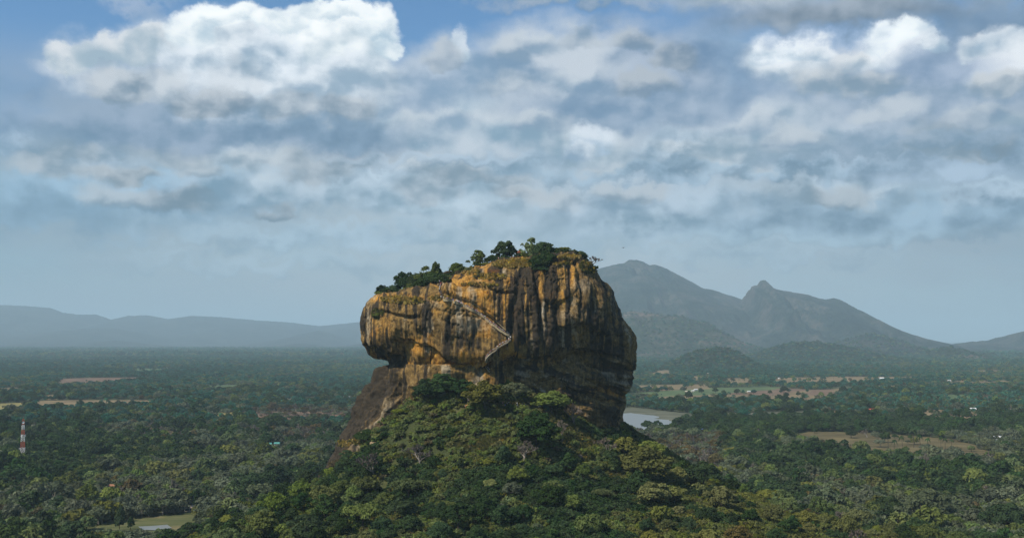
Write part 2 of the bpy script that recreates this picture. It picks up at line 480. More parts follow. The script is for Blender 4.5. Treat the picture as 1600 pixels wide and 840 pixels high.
# the rest of the dome: the same blue with scattered clouds
far_c = W.mix(W.remap(fn, 0.50, 0.80), lin((168, 178, 192)), lin((112, 128, 150)))
rest = W.mix(W.remap(el, 4.5, 2.5, 0.0, 0.9, True), blue, lin((116, 142, 166)))
rest = W.mix(far_a, rest, far_c)
bg2 = W.n('ShaderNodeBackground')
W.put(bg2.inputs['Color'], rest)
front = W.math('MULTIPLY', W.remap(W.math('ABSOLUTE', az), 15.0, 12.0, 0.0, 1.0, True), W.remap(el, 9.5, 7.0, 0.0, 1.0, True))
ms = W.n('ShaderNodeMixShader')
W.put(ms.inputs[0], front)
wt.links.new(bg2.outputs[0], ms.inputs[1])
wt.links.new(bg.outputs[0], ms.inputs[2])
wo = W.n('ShaderNodeOutputWorld')
wt.links.new(ms.outputs[0], wo.inputs['Surface'])
world.cycles.sampling_method = 'MANUAL'
world.cycles.sample_map_resolution = 256

# ------------------------------------------------------------------ numpy noise


def _hash(ix, iy, iz, seed):
    h = (ix.astype(np.int64) * 374761393 + iy.astype(np.int64) * 668265263 + iz.astype(np.int64) * 2147483647 + seed * 974711) & 0xffffffff
    h = ((h ^ (h >> 13)) * 1274126177) & 0xffffffff
    h = h ^ (h >> 16)
    return (h & 0xffff) / 65535.0


def vnoise(x, y, z, seed=0):
    x0, y0, z0 = np.floor(x), np.floor(y), np.floor(z)
    fx, fy, fz = x - x0, y - y0, z - z0
    fx, fy, fz = [f * f * f * (f * (f * 6 - 15) + 10) for f in (fx, fy, fz)]
    out = 0.0
    for dx in (0, 1):
        for dy in (0, 1):
            for dz in (0, 1):
                w = (fx if dx else 1 - fx) * (fy if dy else 1 - fy) * (fz if dz else 1 - fz)
                out = out + w * _hash(x0 + dx, y0 + dy, z0 + dz, seed)
    return out * 2 - 1


def fbm(x, y, z, octaves=4, seed=0, gain=0.5):
    x, y, z = np.broadcast_arrays(np.asarray(x, float), np.asarray(y, float), np.asarray(z, float))
    t, a, s = 0.0, 1.0, 0.0
    for o in range(octaves):
        t = t + a * vnoise(x, y, z, seed + o * 17)
        s += a
        a *= gain
        x, y, z = x * 2.03 + 3.1, y * 2.03 + 1.7, z * 2.03 + 5.3
    return t / s


def ridged(x, y, z, octaves=4, seed=0, gain=0.5):
    x, y, z = np.broadcast_arrays(np.asarray(x, float), np.asarray(y, float), np.asarray(z, float))
    t, a, s = 0.0, 1.0, 0.0
    for o in range(octaves):
        t = t + a * (1 - 2 * np.abs(vnoise(x, y, z, seed + o * 31)))
        s += a
        a *= gain
        x, y, z = x * 2.03 + 3.1, y * 2.03 + 1.7, z * 2.03 + 5.3
    return t / s


def sstep(a, b, x):
    t = np.clip((x - a) / (b - a), 0, 1)
    return t * t * (3 - 2 * t)


# ------------------------------------------------------------------ mesh and object helpers


def mesh_from(name, verts, faces, mats=(), smooth=False, mat_idx=None):
    me = bpy.data.meshes.new(name)
    v = np.asarray(verts, dtype=np.float32).reshape(-1, 3)
    if isinstance(faces, np.ndarray):
        nf, k = faces.shape
        me.vertices.add(len(v))
        me.vertices.foreach_set('co', v.ravel())
        me.loops.add(nf * k)
        me.loops.foreach_set('vertex_index', faces.astype(np.int32).ravel())
        me.polygons.add(nf)
        me.polygons.foreach_set('loop_start', np.arange(nf, dtype=np.int32) * k)
        me.polygons.foreach_set('loop_total', np.full(nf, k, dtype=np.int32))
    else:
        me.from_pydata(v.tolist(), [], faces)
    for m in mats:
        me.materials.append(m)
    n = len(me.polygons)
    if mat_idx is not None:
        me.polygons.foreach_set('material_index', np.asarray(mat_idx, dtype=np.int32))
    me.polygons.foreach_set('use_smooth', np.full(n, bool(smooth)))
    me.update(calc_edges=True)
    return me


def link(name, me, parent=None, loc=(0, 0, 0), rotz=0.0):
    o = bpy.data.objects.new(name, me)
    COL.objects.link(o)
    o.location = loc
    o.rotation_euler = (0, 0, rotz)
    if parent is not None:
        o.parent = parent
    return o


def tag(o, label=None, cat=None, group=None, kind=None):
    for k, v in (('label', label), ('category', cat), ('group', group), ('kind', kind)):
        if v:
            o[k] = v
    return o


def grid_faces(nu, nv, wrap_u=False):
    """faces of a grid whose vertex (i, j) sits at index j * nu + i"""
    i = np.arange(nu if wrap_u else nu - 1)
    j = np.arange(nv - 1)
    I, J = np.meshgrid(i, j)
    I, J = I.ravel(), J.ravel()
    I2 = (I + 1) % nu
    return np.stack([J * nu + I, J * nu + I2, (J + 1) * nu + I2, (J + 1) * nu + I], 1)


def attr(me, name, values):
    a = me.attributes.new(name, 'FLOAT', 'POINT')
    a.data.foreach_set('value', np.asarray(values, dtype=np.float32).ravel())


def new_mat(name, rough=0.9, spec=0.2):
    m = bpy.data.materials.new(name)
    m.use_nodes = True
    t = m.node_tree
    t.nodes.clear()
    N = Net(t)
    b = N.n('ShaderNodeBsdfPrincipled')
    o = N.n('ShaderNodeOutputMaterial')
    t.links.new(b.outputs[0], o.inputs[0])
    b.inputs['Roughness'].default_value = rough
    b.inputs['Specular IOR Level'].default_value = spec
    return m, N, b


def plain_mat(name, col, rough=0.8, spec=0.2, vary=0.25, scale=3.0, metal=0.0):
    """one colour broken by a little procedural wear"""
    m, N, b = new_mat(name, rough, spec)
    tc = N.n('ShaderNodeTexCoord')
    f = N.noise(tc.outputs['Object'], scale, 4.0, 0.6)
    lo = tuple(v * (1 - vary) for v in col)
    hi = tuple(min(1, v * (1 + vary)) for v in col)
    N.put(b.inputs['Base Color'], N.mix(N.remap(f, 0.3, 0.7), lo, hi))
    b.inputs['Metallic'].default_value = metal
    return m


# ------------------------------------------------------------------ hill height field (thin plate spline through surveyed points)
HILL_PTS = []
for px, py, Y, drop in [
    (700, 602, 655, 2), (760, 596, 652, 1), (830, 622, 650, 1), (880, 648, 648, 1), (930, 684, 648, 1), (975, 706, 655, 2),
    (602, 668, 650, 0), (642, 634, 646, 0), (566, 700, 660, 2), (520, 735, 680, 4), (490, 745, 690, 5),
    (600, 740, 610, 6), (700, 700, 605, 6), (800, 668, 605, 6), (880, 700, 605, 6), (960, 730, 605, 6), (1030, 742, 610, 8),
    (500, 775, 580, 8), (650, 780, 560, 8), (800, 762, 550, 8), (940, 780, 550, 8), (1060, 778, 570, 8), (1160, 790, 580, 8),
    (430, 772, 590, 8), (390, 790, 580, 8), (1260, 808, 590, 8),
    (340, 848, 530, 8), (520, 850, 500, 8), (700, 850, 490, 8), (900, 850, 490, 8), (1080, 850, 500, 8), (1250, 848, 540, 8), (1360, 846, 570, 8),
]:
    x, y, z = at(px, py, Y)
    HILL_PTS.append((x, y, z - drop))
HILL_PTS += [(0, 720, 100), (-60, 740, 78), (60, 740, 78), (0, 790, 55), (-130, 700, 32), (-90, 800, 22), (100, 800, 22), (130, 700, 40),
             (-150, 590, 32), (-175, 520, 14), (-130, 440, 14), (0, 420, 22), (120, 420, 20), (240, 560, 24), (210, 480, 14)]
for k in range(26):
    a = 2 * PI * k / 26
    rx = 235 if math.cos(a) < 0 else 330
    HILL_PTS.append((rx * math.cos(a), 610 + 285 * math.sin(a), 0.0))
    HILL_PTS.append((1.25 * rx * math.cos(a), 610 + 350 * math.sin(a), 0.0))
HP = np.array(HILL_PTS)


def _tps(r2):
    return 0.5 * r2 * np.log(np.maximum(r2, 1e-9))


_n = len(HP)
_d2 = ((HP[:, None, :2] - HP[None, :, :2]) ** 2).sum(-1) / 1e4
_A = np.zeros((_n + 3, _n + 3))
_A[:_n, :_n] = _tps(_d2) + np.eye(_n) * 0.004
_A[:_n, _n] = 1
_A[:_n, _n + 1:] = HP[:, :2] / 100
_A[_n:, :_n] = _A[:_n, _n:].T
_W = np.linalg.solve(_A, np.concatenate([HP[:, 2], np.zeros(3)]))


def hill_z(x, y):
    x = np.asarray(x, float)
    y = np.asarray(y, float)
    sh = x.shape
    xf, yf = x.ravel(), y.ravel()
    out = np.zeros(len(xf))
    e = ((xf - 45) / 385) ** 2 + ((yf - 610) / 345) ** 2
    idx = np.nonzero(e < 1)[0]
    for s in range(0, len(idx), 20000):
        ii = idx[s:s + 20000]
        d2 = ((xf[ii, None] - HP[None, :, 0]) ** 2 + (yf[ii, None] - HP[None, :, 1]) ** 2) / 1e4
        zz = _tps(d2) @ _W[:_n] + _W[_n] + xf[ii] / 100 * _W[_n + 1] + yf[ii] / 100 * _W[_n + 2]
        out[ii] = np.maximum(zz, 0) * sstep(1.0, 0.86, e[ii])
    bump = fbm(xf / 24, yf / 24, 0 * xf, 4, 5) * 2.2 * sstep(4, 25, out)
    return (out + bump).reshape(sh)


# ------------------------------------------------------------------ ground: one sheet out to the horizon
def axis(a, b, fine, far_lo, far_hi, growth=1.13):
    mid = list(np.arange(a, b + 0.1, fine))
    lo, st = [], fine
    p = a
    while p > far_lo:
        st *= growth
        p -= st
        lo.append(p)
    hi, st = [], fine
    p = b
    while p < far_hi:
        st *= growth
        p += st
        hi.append(p)
    return np.array(lo[::-1] + mid + hi)


gx = axis(-300, 440, 4.0, -46000, 46000)
gy = axis(250, 960, 4.0, -6000, 60000)
GX, GY = np.meshgrid(gx, gy)
GZ = hill_z(GX, GY)
gm, N, b = new_mat('ground_earth', 0.95, 0.1)
tc = N.n('ShaderNodeTexCoord')
pos = tc.outputs['Object']
big = N.noise(pos, 0.004, 6.0, 0.6)
mid_ = N.noise(pos, 0.035, 6.0, 0.65)
fin = N.noise(pos, 0.35, 5.0, 0.6)
colr = N.ramp(N.math('ADD', N.math('MULTIPLY', mid_, 0.6), N.math('MULTIPLY', fin, 0.4)),
              [(0.3, (0.022, 0.032, 0.012)), (0.48, (0.050, 0.060, 0.022)), (0.62, (0.085, 0.085, 0.032)), (0.8, (0.14, 0.11, 0.05))])
woods = N.ramp(N.math('ADD', N.math('MULTIPLY', mid_, .5), N.math('MULTIPLY', big, .5)), [(0.36, (0.016, 0.040, 0.026)), (0.5, (0.040, 0.072, 0.040)), (0.64, (0.13, 0.12, 0.065))])
sp = N.n('ShaderNodeSeparateXYZ')
N.put(sp.inputs[0], pos)
N.put(b.inputs['Base Color'], N.mix(N.remap(sp.outputs[1], 1500, 5000), colr, woods))
bump = N.n('ShaderNodeBump')
bump.inputs['Distance'].default_value = 0.6
bump.inputs['Strength'].default_value = 0.6
N.put(bump.inputs['Height'], fin)
N.t.links.new(bump.outputs[0], b.inputs['Normal'])
gme = mesh_from('ground', np.stack([GX, GY, GZ], -1), grid_faces(len(gx), len(gy)), [gm], True)
tag(link('ground', gme), 'forest floor of the plain rising into the wooded hill', None, None, 'structure')

# ------------------------------------------------------------------ far hills and mountains, each a real mound with gullied flanks


def mountain_mat(name, low, high, rockc, rock_amt):
    m, N, b = new_mat(name, 0.95, 0.1)
    tc = N.n('ShaderNodeTexCoord')
    p = tc.outputs['Object']
    n1 = N.noise(p, 0.0022, 7.0, 0.62)
    n2 = N.noise(p, 0.016, 6.0, 0.65)
    veg = N.mix(N.remap(N.math('ADD', N.math('MULTIPLY', n1, 0.5), N.math('MULTIPLY', n2, 0.5)), 0.38, 0.62), low, high)
    g = N.n('ShaderNodeNewGeometry')
    s2 = N.n('ShaderNodeSeparateXYZ')
    N.put(s2.inputs[0], g.outputs['Normal'])
    steep = N.remap(s2.outputs[2], 0.9, 0.6)
    a = N.math('MULTIPLY', N.remap(N.math('ADD', n1, N.math('MULTIPLY', steep, 0.10)), 0.50, 0.62), rock_amt)
    a = N.math('MULTIPLY', a, N.remap(n2, 0.35, 0.6))
    N.put(b.inputs['Base Color'], N.mix(a, veg, rockc))
    bp = N.n('ShaderNodeBump')
    bp.inputs['Distance'].default_value = 45.0
    bp.inputs['Strength'].default_value = 0.8
    N.put(bp.inputs['Height'], N.noise(p, 0.02, 6.0, 0.7))
    N.t.links.new(bp.outputs[0], b.inputs['Normal'])
    return m


RELIEF = {}


def mountain(name, label, pts, Y, front, back, mat, rough=0.16, seed=0, sharp=1.15):
    """crest given as photo points at distance Y; flanks fall away over `front` towards the viewer and `back` behind"""
    C3 = np.array([at(px, py, Y) for px, py in pts])
    w = C3[-1, 0] - C3[0, 0]
    nx = int(max(90, min(320, w / 16)))
    ny = 111
    xs = np.linspace(C3[0, 0], C3[-1, 0], nx)
    crest = np.interp(xs, C3[:, 0], np.maximum(C3[:, 2], 0))
    t = np.linspace(-1, 1, ny)
    X, T = np.meshgrid(xs, t)
    CR = np.broadcast_to(crest, X.shape)
    Yy = Y + np.where(T < 0, T * front, T * back)
    L = max(200.0, w / 7)
    wav = 0.25 * fbm(X / (L * 0.9), 0 * X, 0 * X + seed, 3, seed + 3)
    prof = np.clip(1 - np.abs(T), 0, 1) ** sharp
    prof = prof * (0.75 + 0.25 * prof)
    spur = ridged(X / L + wav * T, Yy / (L * 1.6), 0 * X, 5, seed + 11, 0.55)
    keep = np.exp(-(T / 0.05) ** 2)
    env = (1 - np.abs(T)) ** 0.5 * (1 - keep)
    z = CR * prof + CR * rough * spur * env
    z += CR.max() * 0.012 * fbm(X / 60, Yy / 60, 0 * X, 4, seed + 7) * np.clip(prof * 3, 0, 1)
    z = np.minimum(z, CR * (1.002 - 0.9 * np.abs(T)) + CR.max() * .006 * fbm(X / 90, Yy / 90, 0 * X, 3, seed + 9))
    z = np.where((np.abs(T) > 0.999) | (CR <= 0), -8, z) - 4 * (1 - prof)
    me = mesh_from(name, np.stack([X, Yy, z], -1), grid_faces(nx, ny), [mat], True)
    RELIEF[label] = (X, Yy, z)
    return tag(link(name, me), label, None, None, 'structure')


M_far = mountain_mat('far_hill_woods', (0.008, 0.018, 0.016), (0.036, 0.050, 0.040), (0.10, 0.08, 0.07), 0.35)
M_big = mountain_mat('mountain_woods_and_rock', (0.006, 0.016, 0.014), (0.038, 0.056, 0.042), (0.13, 0.10, 0.09), 0.55)
M_near = mountain_mat('low_hill_woods', (0.016, 0.032, 0.018), (0.048, 0.062, 0.032), (0.22, 0.15, 0.12), 0.7)
M_green = mountain_mat('green_hill_woods', (0.012, 0.030, 0.018), (0.034, 0.052, 0.028), (0.16, 0.11, 0.08), 0.3)

mountain('mountain', 'long blue ridge of hills fading into haze on the horizon beyond the plain',
         [(-330, 545), (-260, 520), (-160, 490), (-80, 474), (0, 476), (45, 478), (80, 481), (98, 488), (122, 491), (150, 491), (174, 499), (200, 493), (230, 492), (262, 498),
          (300, 493), (345, 495), (400, 500), (450, 503), (500, 509), (560, 503), (620, 515), (700, 530), (760, 545)], 24000, 5200, 4200, M_far, 0.34, 3)
mountain('hill', 'low bluish hills in front of the hazy ridge',
         [(-260, 548), (-150, 528), (-60, 520), (40, 522), (90, 517), (130, 513), (175, 512), (225, 521), (280, 533), (330, 538), (400, 536), (450, 527), (480, 519),
          (500, 516), (530, 524), (560, 535), (620, 530), (700, 548)], 20000, 3000, 2800, M_far, 0.34, 8)
mountain('hill', 'lowest hazy foothill at the far edge of the plain towards the tower', [(-80, 550), (0, 539), (50, 534), (110, 537), (180, 531), (240, 538), (300, 543), (350, 550)], 17000, 1600, 1600, M_far, 0.34, 14)
mountain('hill', 'hazy foothill at the far edge of the plain just beyond the great rock', [(360, 550), (420, 541), (465, 536), (520, 541), (565, 537), (640, 550)], 16500, 1500, 1500, M_far, 0.34, 17)
mountain('mountain', 'high rocky mountain with a domed summit behind the great rock',
         [(700, 548), (780, 520), (850, 470), (900, 438), (940, 418), (960, 413), (975, 411), (982, 406), (995, 405), (1006, 409), (1014, 414), (1024, 413), (1040, 419),
          (1058, 428), (1075, 437), (1098, 450), (1110, 451), (1130, 458), (1165, 470), (1230, 500), (1330, 525), (1420, 548)], 13600, 3600, 3100, M_big, 0.46, 21)
mountain('mountain', 'dark sawtooth mountain with a small crag on its steep end',
         [(1080, 548), (1120, 520), (1150, 492), (1164, 474), (1169, 466), (1174, 447), (1182, 445), (1184, 446), (1188, 438), (1195, 437), (1199, 441), (1204, 448), (1212, 451),
          (1228, 454), (1262, 460), (1280, 466), (1290, 468), (1303, 465), (1313, 468), (1326, 480), (1345, 495), (1365, 507), (1390, 518), (1420, 530), (1450, 540), (1500, 552)],
         12200, 2700, 2600, M_big, 0.46, 34)
mountain('mountain', 'dark blue ridge rising at the far edge of the plain beside the sawtooth mountain',
         [(1380, 552), (1430, 545), (1480, 539), (1520, 533), (1552, 536), (1572, 527), (1590, 520), (1620, 512), (1680, 505), (1760, 515), (1850, 540)], 11800, 2200, 2200, M_big, 0.4, 42)
mountain('hill', 'pinkish rocky hill with thin scrub beside the great rock',
         [(880, 556), (920, 520), (955, 495), (985, 486), (1010, 489), (1040, 492), (1065, 494), (1085, 500), (1105, 504), (1125, 516), (1150, 530), (1185, 545), (1240, 562)],
         9300, 1600, 1600, M_near, 0.34, 51)
mountain('hill', 'purplish low hill below the sawtooth mountain',
         [(1250, 562), (1290, 545), (1318, 532), (1345, 523), (1362, 521), (1385, 526), (1410, 532), (1440, 546), (1490, 560)], 8800, 1100, 1100, M_far, 0.2, 63)
mountain('hill', 'small reddish hill with bare slopes at the edge of the plain',
         [(1420, 566), (1445, 556), (1462, 547), (1480, 541), (1500, 545), (1520, 552), (1545, 559), (1580, 568)], 7600, 720, 850, M_near, 0.3, 75)
mountain('hill', 'broad green wooded hill in the middle of the hills',
         [(1130, 572), (1165, 558), (1195, 549), (1222, 538), (1250, 534), (1275, 533), (1300, 538), (1330, 543), (1360, 552), (1410, 562), (1470, 572)], 7000, 950, 1050, M_green, 0.3, 84)
mountain('hill', 'dark green wooded knoll standing on the fields behind the lagoon',
         [(1015, 586), (1040, 572), (1062, 560), (1085, 549), (1105, 546), (1128, 542), (1142, 545), (1158, 553), (1176, 566), (1205, 577), (1240, 588)], 5200, 460, 570, M_green, 0.26, 96)

# ------------------------------------------------------------------ haze
bm = bmesh.new()
bmesh.ops.create_cube(bm, size=1.0)
hme = bpy.data.meshes.new('haze')
bm.to_mesh(hme)
bm.free()
haze = link('haze', hme, None, (0, 30500, 600))
haze.scale = (125000, 78000, 1218)
hm = bpy.data.materials.new('thin_blue_haze')
hm.use_nodes = True
ht = hm.node_tree
ht.nodes.clear()
pv = ht.nodes.new('ShaderNodeVolumePrincipled')
pv.inputs['Color'].default_value = (0.65, 0.86, 0.98, 1)
HAZE_DENSITY = 4.8e-5
pv.inputs['Density'].default_value = HAZE_DENSITY
pv.inputs['Anisotropy'].default_value = 0.0
ho = ht.nodes.new('ShaderNodeOutputMaterial')
ht.links.new(pv.outputs[0], ho.inputs['Volume'])
hme.materials.append(hm)
tag(haze, 'thin blue haze over the plain', None, None, 'stuff')

# ------------------------------------------------------------------ the great rock
ROCK_Y = 700.0
CH = [  # level, outline on the tower side, outline on the lagoon side (photo points at the rock's mid depth)
    (0.00, 455, 800, 985, 775), (0.08, 502, 745, 970, 715), (0.14, 522, 708, 963, 686), (0.22, 549, 660, 969, 655), (0.30, 575, 619, 974, 625),
    (0.37, 596, 586, 978, 600), (0.42, 610, 569, 983, 575), (0.46, 606, 560, 986, 553), (0.50, 583, 549, 985, 538), (0.55, 573, 531, 979, 521),
    (0.60, 570, 508, 967, 502), (0.65, 573, 489, 960, 480), (0.70, 580, 475, 953, 463), (0.75, 592, 467, 945, 447), (0.80, 622, 462, 935, 432),
    (0.84, 655, 458, 931, 420), (0.87, 686, 448, 924, 412), (0.90, 712, 432, 916, 405), (0.93, 745, 420, 906, 400), (0.96, 780, 412, 892, 398),
    (0.98, 812, 408, 872, 397), (1.00, 838, 403, 846, 402)]
CH = np.array(CH, float)
S = CH[:, 0]
Lx, Lz, Rx, Rz = [np.array([at(a, b_, ROCK_Y)[k] for a, b_ in zip(CH[:, i], CH[:, i + 1])]) for i, k in ((1, 0), (1, 2), (3, 0), (3, 2))]


def smooth_interp(s, xs, ys):
    v = np.interp(s, xs, ys)
    k = np.ones(7) / 7
    return np.convolve(np.pad(v, 3, mode='edge'), k, 'valid')


DF = np.array([(0, 46), (.14, 46), (.3, 47), (.38, 47), (.44, 46), (.50, 52), (.58, 56), (.66, 56), (.74, 53), (.82, 48), (.88, 43), (.93, 36), (.965, 25), (.985, 14), (1, 0.5)])
nv = 400
sv = np.linspace(0, 1, nv)
# even spacing along the silhouettes
_al = np.interp(sv, S, Lx), np.interp(sv, S, Lz), np.interp(sv, S, Rx), np.interp(sv, S, Rz)
_len = np.concatenate([[0], np.cumsum(np.maximum(np.hypot(np.diff(_al[0]), np.diff(_al[1])), np.hypot(np.diff(_al[2]), np.diff(_al[3]))))])
sv = np.interp(np.linspace(0, _len[-1], nv), _len, sv)
lx, lz, rx_, rz = [smooth_interp(sv, S, a) for a in (Lx, Lz, Rx, Rz)]
df = smooth_interp(sv, DF[:, 0], DF[:, 1])
db = df * 1.15
# angles: front half dense, back half coarse
ang = np.concatenate([np.linspace(PI, 2 * PI, 521), np.linspace(0, PI, 111)[1:-1]])
_pw = 2 / 2.7
nu = len(ang)
ca = np.sign(np.cos(ang)) * np.abs(np.cos(ang)) ** _pw
sa = np.sign(np.sin(ang)) * np.abs(np.sin(ang)) ** _pw
# respace the front by arc length
_fx, _fy = ca[:521] * 85, sa[:521] * 52
_fl = np.concatenate([[0], np.cumsum(np.hypot(np.diff(_fx), np.diff(_fy)))])
ang[:521] = np.interp(np.linspace(0, _fl[-1], 521), _fl, ang[:521])
ca = np.sign(np.cos(ang)) * np.abs(np.cos(ang)) ** _pw
sa = np.sign(np.sin(ang)) * np.abs(np.sin(ang)) ** _pw
T = (1 + ca) / 2
RX = lx[:, None] * (1 - T) + rx_[:, None] * T
RZ = lz[:, None] * (1 - T) + rz[:, None] * T
RY = ROCK_Y + np.where(sa < 0, sa * df[:, None], sa * db[:, None])
fr = np.clip(-sa, 0, 1)[None, :] * np.ones((nv, 1))          # 1 on the face towards the viewer


def normals(X, Y, Z):
    du = [np.roll(A, -1, 1) - np.roll(A, 1, 1) for A in (X, Y, Z)]
    dv = [np.gradient(A, axis=0) for A in (X, Y, Z)]
    n = np.stack([du[1] * dv[2] - du[2] * dv[1], du[2] * dv[0] - du[0] * dv[2], du[0] * dv[1] - du[1] * dv[0]], -1)
    n /= np.maximum(np.linalg.norm(n, axis=-1, keepdims=True), 1e-9)
    return n


NR = normals(RX, RY, RZ)
if NR[nv // 2, 260, 1] > 0:
    NR = -NR
PX, PY = project(RX, RY, RZ)                                   # survey coordinates of the face, used to place its ledges and stains
disp = np.zeros_like(RX)
WX = PX + fbm(RX / 9, RY / 9, RZ / 9, 4, 70) * 4.0
WY = PY + fbm(RX / 9, RY / 9, RZ / 9, 4, 71) * 4.0
front = sstep(0.05, 0.35, fr)
hollow = sstep(548, 566, WY) * sstep(785, 815, WX)          # the bedded hollow under the long overhang


def poly_y(pts, x):
    p = np.array(pts, float)
    return np.interp(x, p[:, 0], p[:, 1])


def window(x, a, b_, soft=12.0):
    return sstep(a - soft, a + soft, x) * sstep(b_ + soft, b_ - soft, x)


def ledge(pts, depth, below, soft_above=2.0, recover=40.0):
    """overhang: the rock under the line steps back by depth and comes forward again over `recover`"""
    x0, x1 = pts[0][0], pts[-1][0]
    d = WY - poly_y(pts, WX)                                    # positive under the line
    prof = sstep(-soft_above, soft_above, d) * (1 - sstep(below, below + recover, d))
    return -depth * prof * window(WX, x0, x1) * front


def crack(pts, depth, width):
    x0, x1 = pts[0][0], pts[-1][0]
    d = WY - poly_y(pts, WX)
    return -1.4 * depth * np.exp(-(d / width) ** 2) * window(WX, x0, x1, 8) * front


def blob(cx, cy_, rx, ry, h, pw=2.0):
    e = ((WX - cx) / rx) ** 2 + ((WY - cy_) / ry) ** 2
    return h * np.exp(-e ** (pw / 2)) * front


# big forms
disp += fbm(RX / 46, RY / 46, RZ / 60, 3, 1) * 4.2
disp += fbm(RX / 17, RY / 17, RZ / 30, 4, 2) * 3.0
# water-worn flutes running down the face
flx = RX + fbm(RX / 14, RY / 14, RZ / 26, 3, 4) * 3.0
disp += ridged(flx / 8.5, RY / 60, RZ / 95, 3, 5) * 1.7 * sstep(0.40, 0.5, sv)[:, None] * (1 - .8 * hollow)
disp += ridged(flx / 3.4, RY / 40, RZ / 50, 3, 6) * 0.8 * (1 - .85 * hollow)
# bedding and weathering
disp += fbm(RX / 30, RY / 30, RZ / 4.5, 4, 8) * 1.8 * sstep(0.62, 0.40, sv)[:, None]
bed = RZ + 0.28 * RX + fbm(RX / 20, RY / 20, RZ / 20, 3, 12) * 3.0
disp += ridged(RX / 40, RY / 40, bed / 5.0, 4, 13, .6) * 3.0 * hollow * front
disp += fbm(RX / 5, RY / 5, RZ / 5, 5, 9) * 1.2
disp += ridged(RX / 2.2, RY / 2.2, RZ / 2.8, 3, 10) * 0.35
# the long overhang on the lagoon side and the bedded hollow under it
disp += ledge([(742, 566), (765, 556), (800, 552), (830, 556), (858, 552), (876, 546), (915, 547), (940, 552), (965, 556)], 5.5, 10, 1.0, 60)
disp += blob(885, 630, 80, 60, -4.0)
disp += crack([(742, 570), (765, 560), (800, 556), (830, 560), (858, 556), (876, 550), (915, 551), (940, 556), (965, 560)], 3.6, 2.6)
disp += crack([(850, 566), (880, 568), (905, 560), (940, 575), (965, 590)], 1.8, 2.6)
disp += crack([(840, 600), (868, 590), (890, 605), (920, 617), (955, 630)], 2.4, 3.0)
disp += crack([(880, 588), (905, 585), (930, 598), (960, 612)], 1.6, 2.2)
# mid overhang of the lagoon-side buttress
disp += ledge([(868, 512), (885, 508), (905, 506), (930, 512), (955, 522)], 4.0, 26, 1.2, 34)
disp += blob(895, 497, 16, 12, 1.8)
disp += blob(905, 455, 40, 40, 2.0)
disp += crack([(838, 424), (860, 414), (880, 407), (905, 409)], 2.6, 2.0)
disp += ledge([(838, 464), (855, 468), (870, 470), (890, 464)], 2.0, 8, 1.5, 25)
# bulge on the tower side with its deep shadowed overhang
disp += ledge([(556, 536), (580, 538), (604, 544), (622, 552), (634, 558)], 7.0, 9, 1.2, 26)
disp += blob(614, 574, 13, 16, 4.0) + blob(632, 580, 16, 14, 3.0)
disp += ledge([(625, 528), (650, 530), (672, 538), (695, 545), (715, 552), (735, 556)], 2.6, 8, 1.2, 26)
disp += crack([(596, 486), (612, 490), (632, 495), (652, 494)], 2.0, 2.0)
disp += blob(628, 512, 26, 20, 2.2)
disp += blob(690, 500, 26, 26, 2.6)
disp += blob(662, 520, 7, 10, -2.4)
disp += blob(725, 505, 18, 22, 1.6)
disp += ledge([(690, 559), (702, 553), (714, 550), (728, 553)], 2.8, 5, 1.2, 12)
# sloping apron of the orange patches
disp += 11.0 * sstep(508, 578, WY + .12 * (WX - 690)) * (.85 + .3 * fbm(RX / 9, RY / 9, RZ / 9, 3, 77)) * window(WX, 640, 782, 16) * front * sstep(640, 600, WY)
# upper terraces on the tower side
disp += ledge([(688, 452), (720, 447), (750, 448), (790, 452)], -0.5, 8, 2, 20)
disp += crack([(688, 450), (715, 447), (745, 451), (775, 458), (803, 457)], 1.6, 1.8)
disp += crack([(735, 431), (760, 434), (790, 441)], 1.6, 1.6)
# gallery path: a groove climbing across the face
GAL = [(690, 468), (704, 471), (720, 478), (738, 487), (752, 496), (768, 508), (782, 517), (797, 527)]
GAL_TOP = [(690, 460), (706, 463), (724, 467), (742, 475), (758, 487), (772, 499), (784, 510), (798, 524)]
_gy, _gt = poly_y(GAL, WX * .3 + PX * .7), poly_y(GAL_TOP, WX * .3 + PX * .7)
gal = sstep(_gt - 1.5, _gt + 0.5, WY * .3 + PY * .7) * sstep(_gy + 1.2, _gy - 0.2, WY * .3 + PY * .7) * window(PX, 690, 797, 3) * front
disp += -2.6 * gal
# lower zigzag of the path: a dark cleft
LOWZ = [(797, 527), (790, 534), (776, 543), (767, 553), (761, 560), (760, 572), (763, 581)]
for (x0, y0), (x1, y1) in zip(LOWZ[:-1], LOWZ[1:]):
    tt = np.clip(((PX - x0) * (x1 - x0) + (PY - y0) * (y1 - y0)) / ((x1 - x0) ** 2 + (y1 - y0) ** 2), 0, 1)
    dd = np.hypot(PX - x0 - tt * (x1 - x0), PY - y0 - tt * (y1 - y0))
    disp = np.minimum(disp, np.where(dd < 5, disp - 1.8 * sstep(5, 1.5, dd) * front, disp))
jn = np.abs(fbm(RX / 13, RY / 13, RZ / 22, 4, 60))
disp += -0.9 * sstep(0.035, 0.0, jn) * front
jn2 = np.abs(fbm(RX / 30, RY / 30, bed / 7, 3, 61))
disp += -1.1 * sstep(0.03, 0.0, jn2) * front
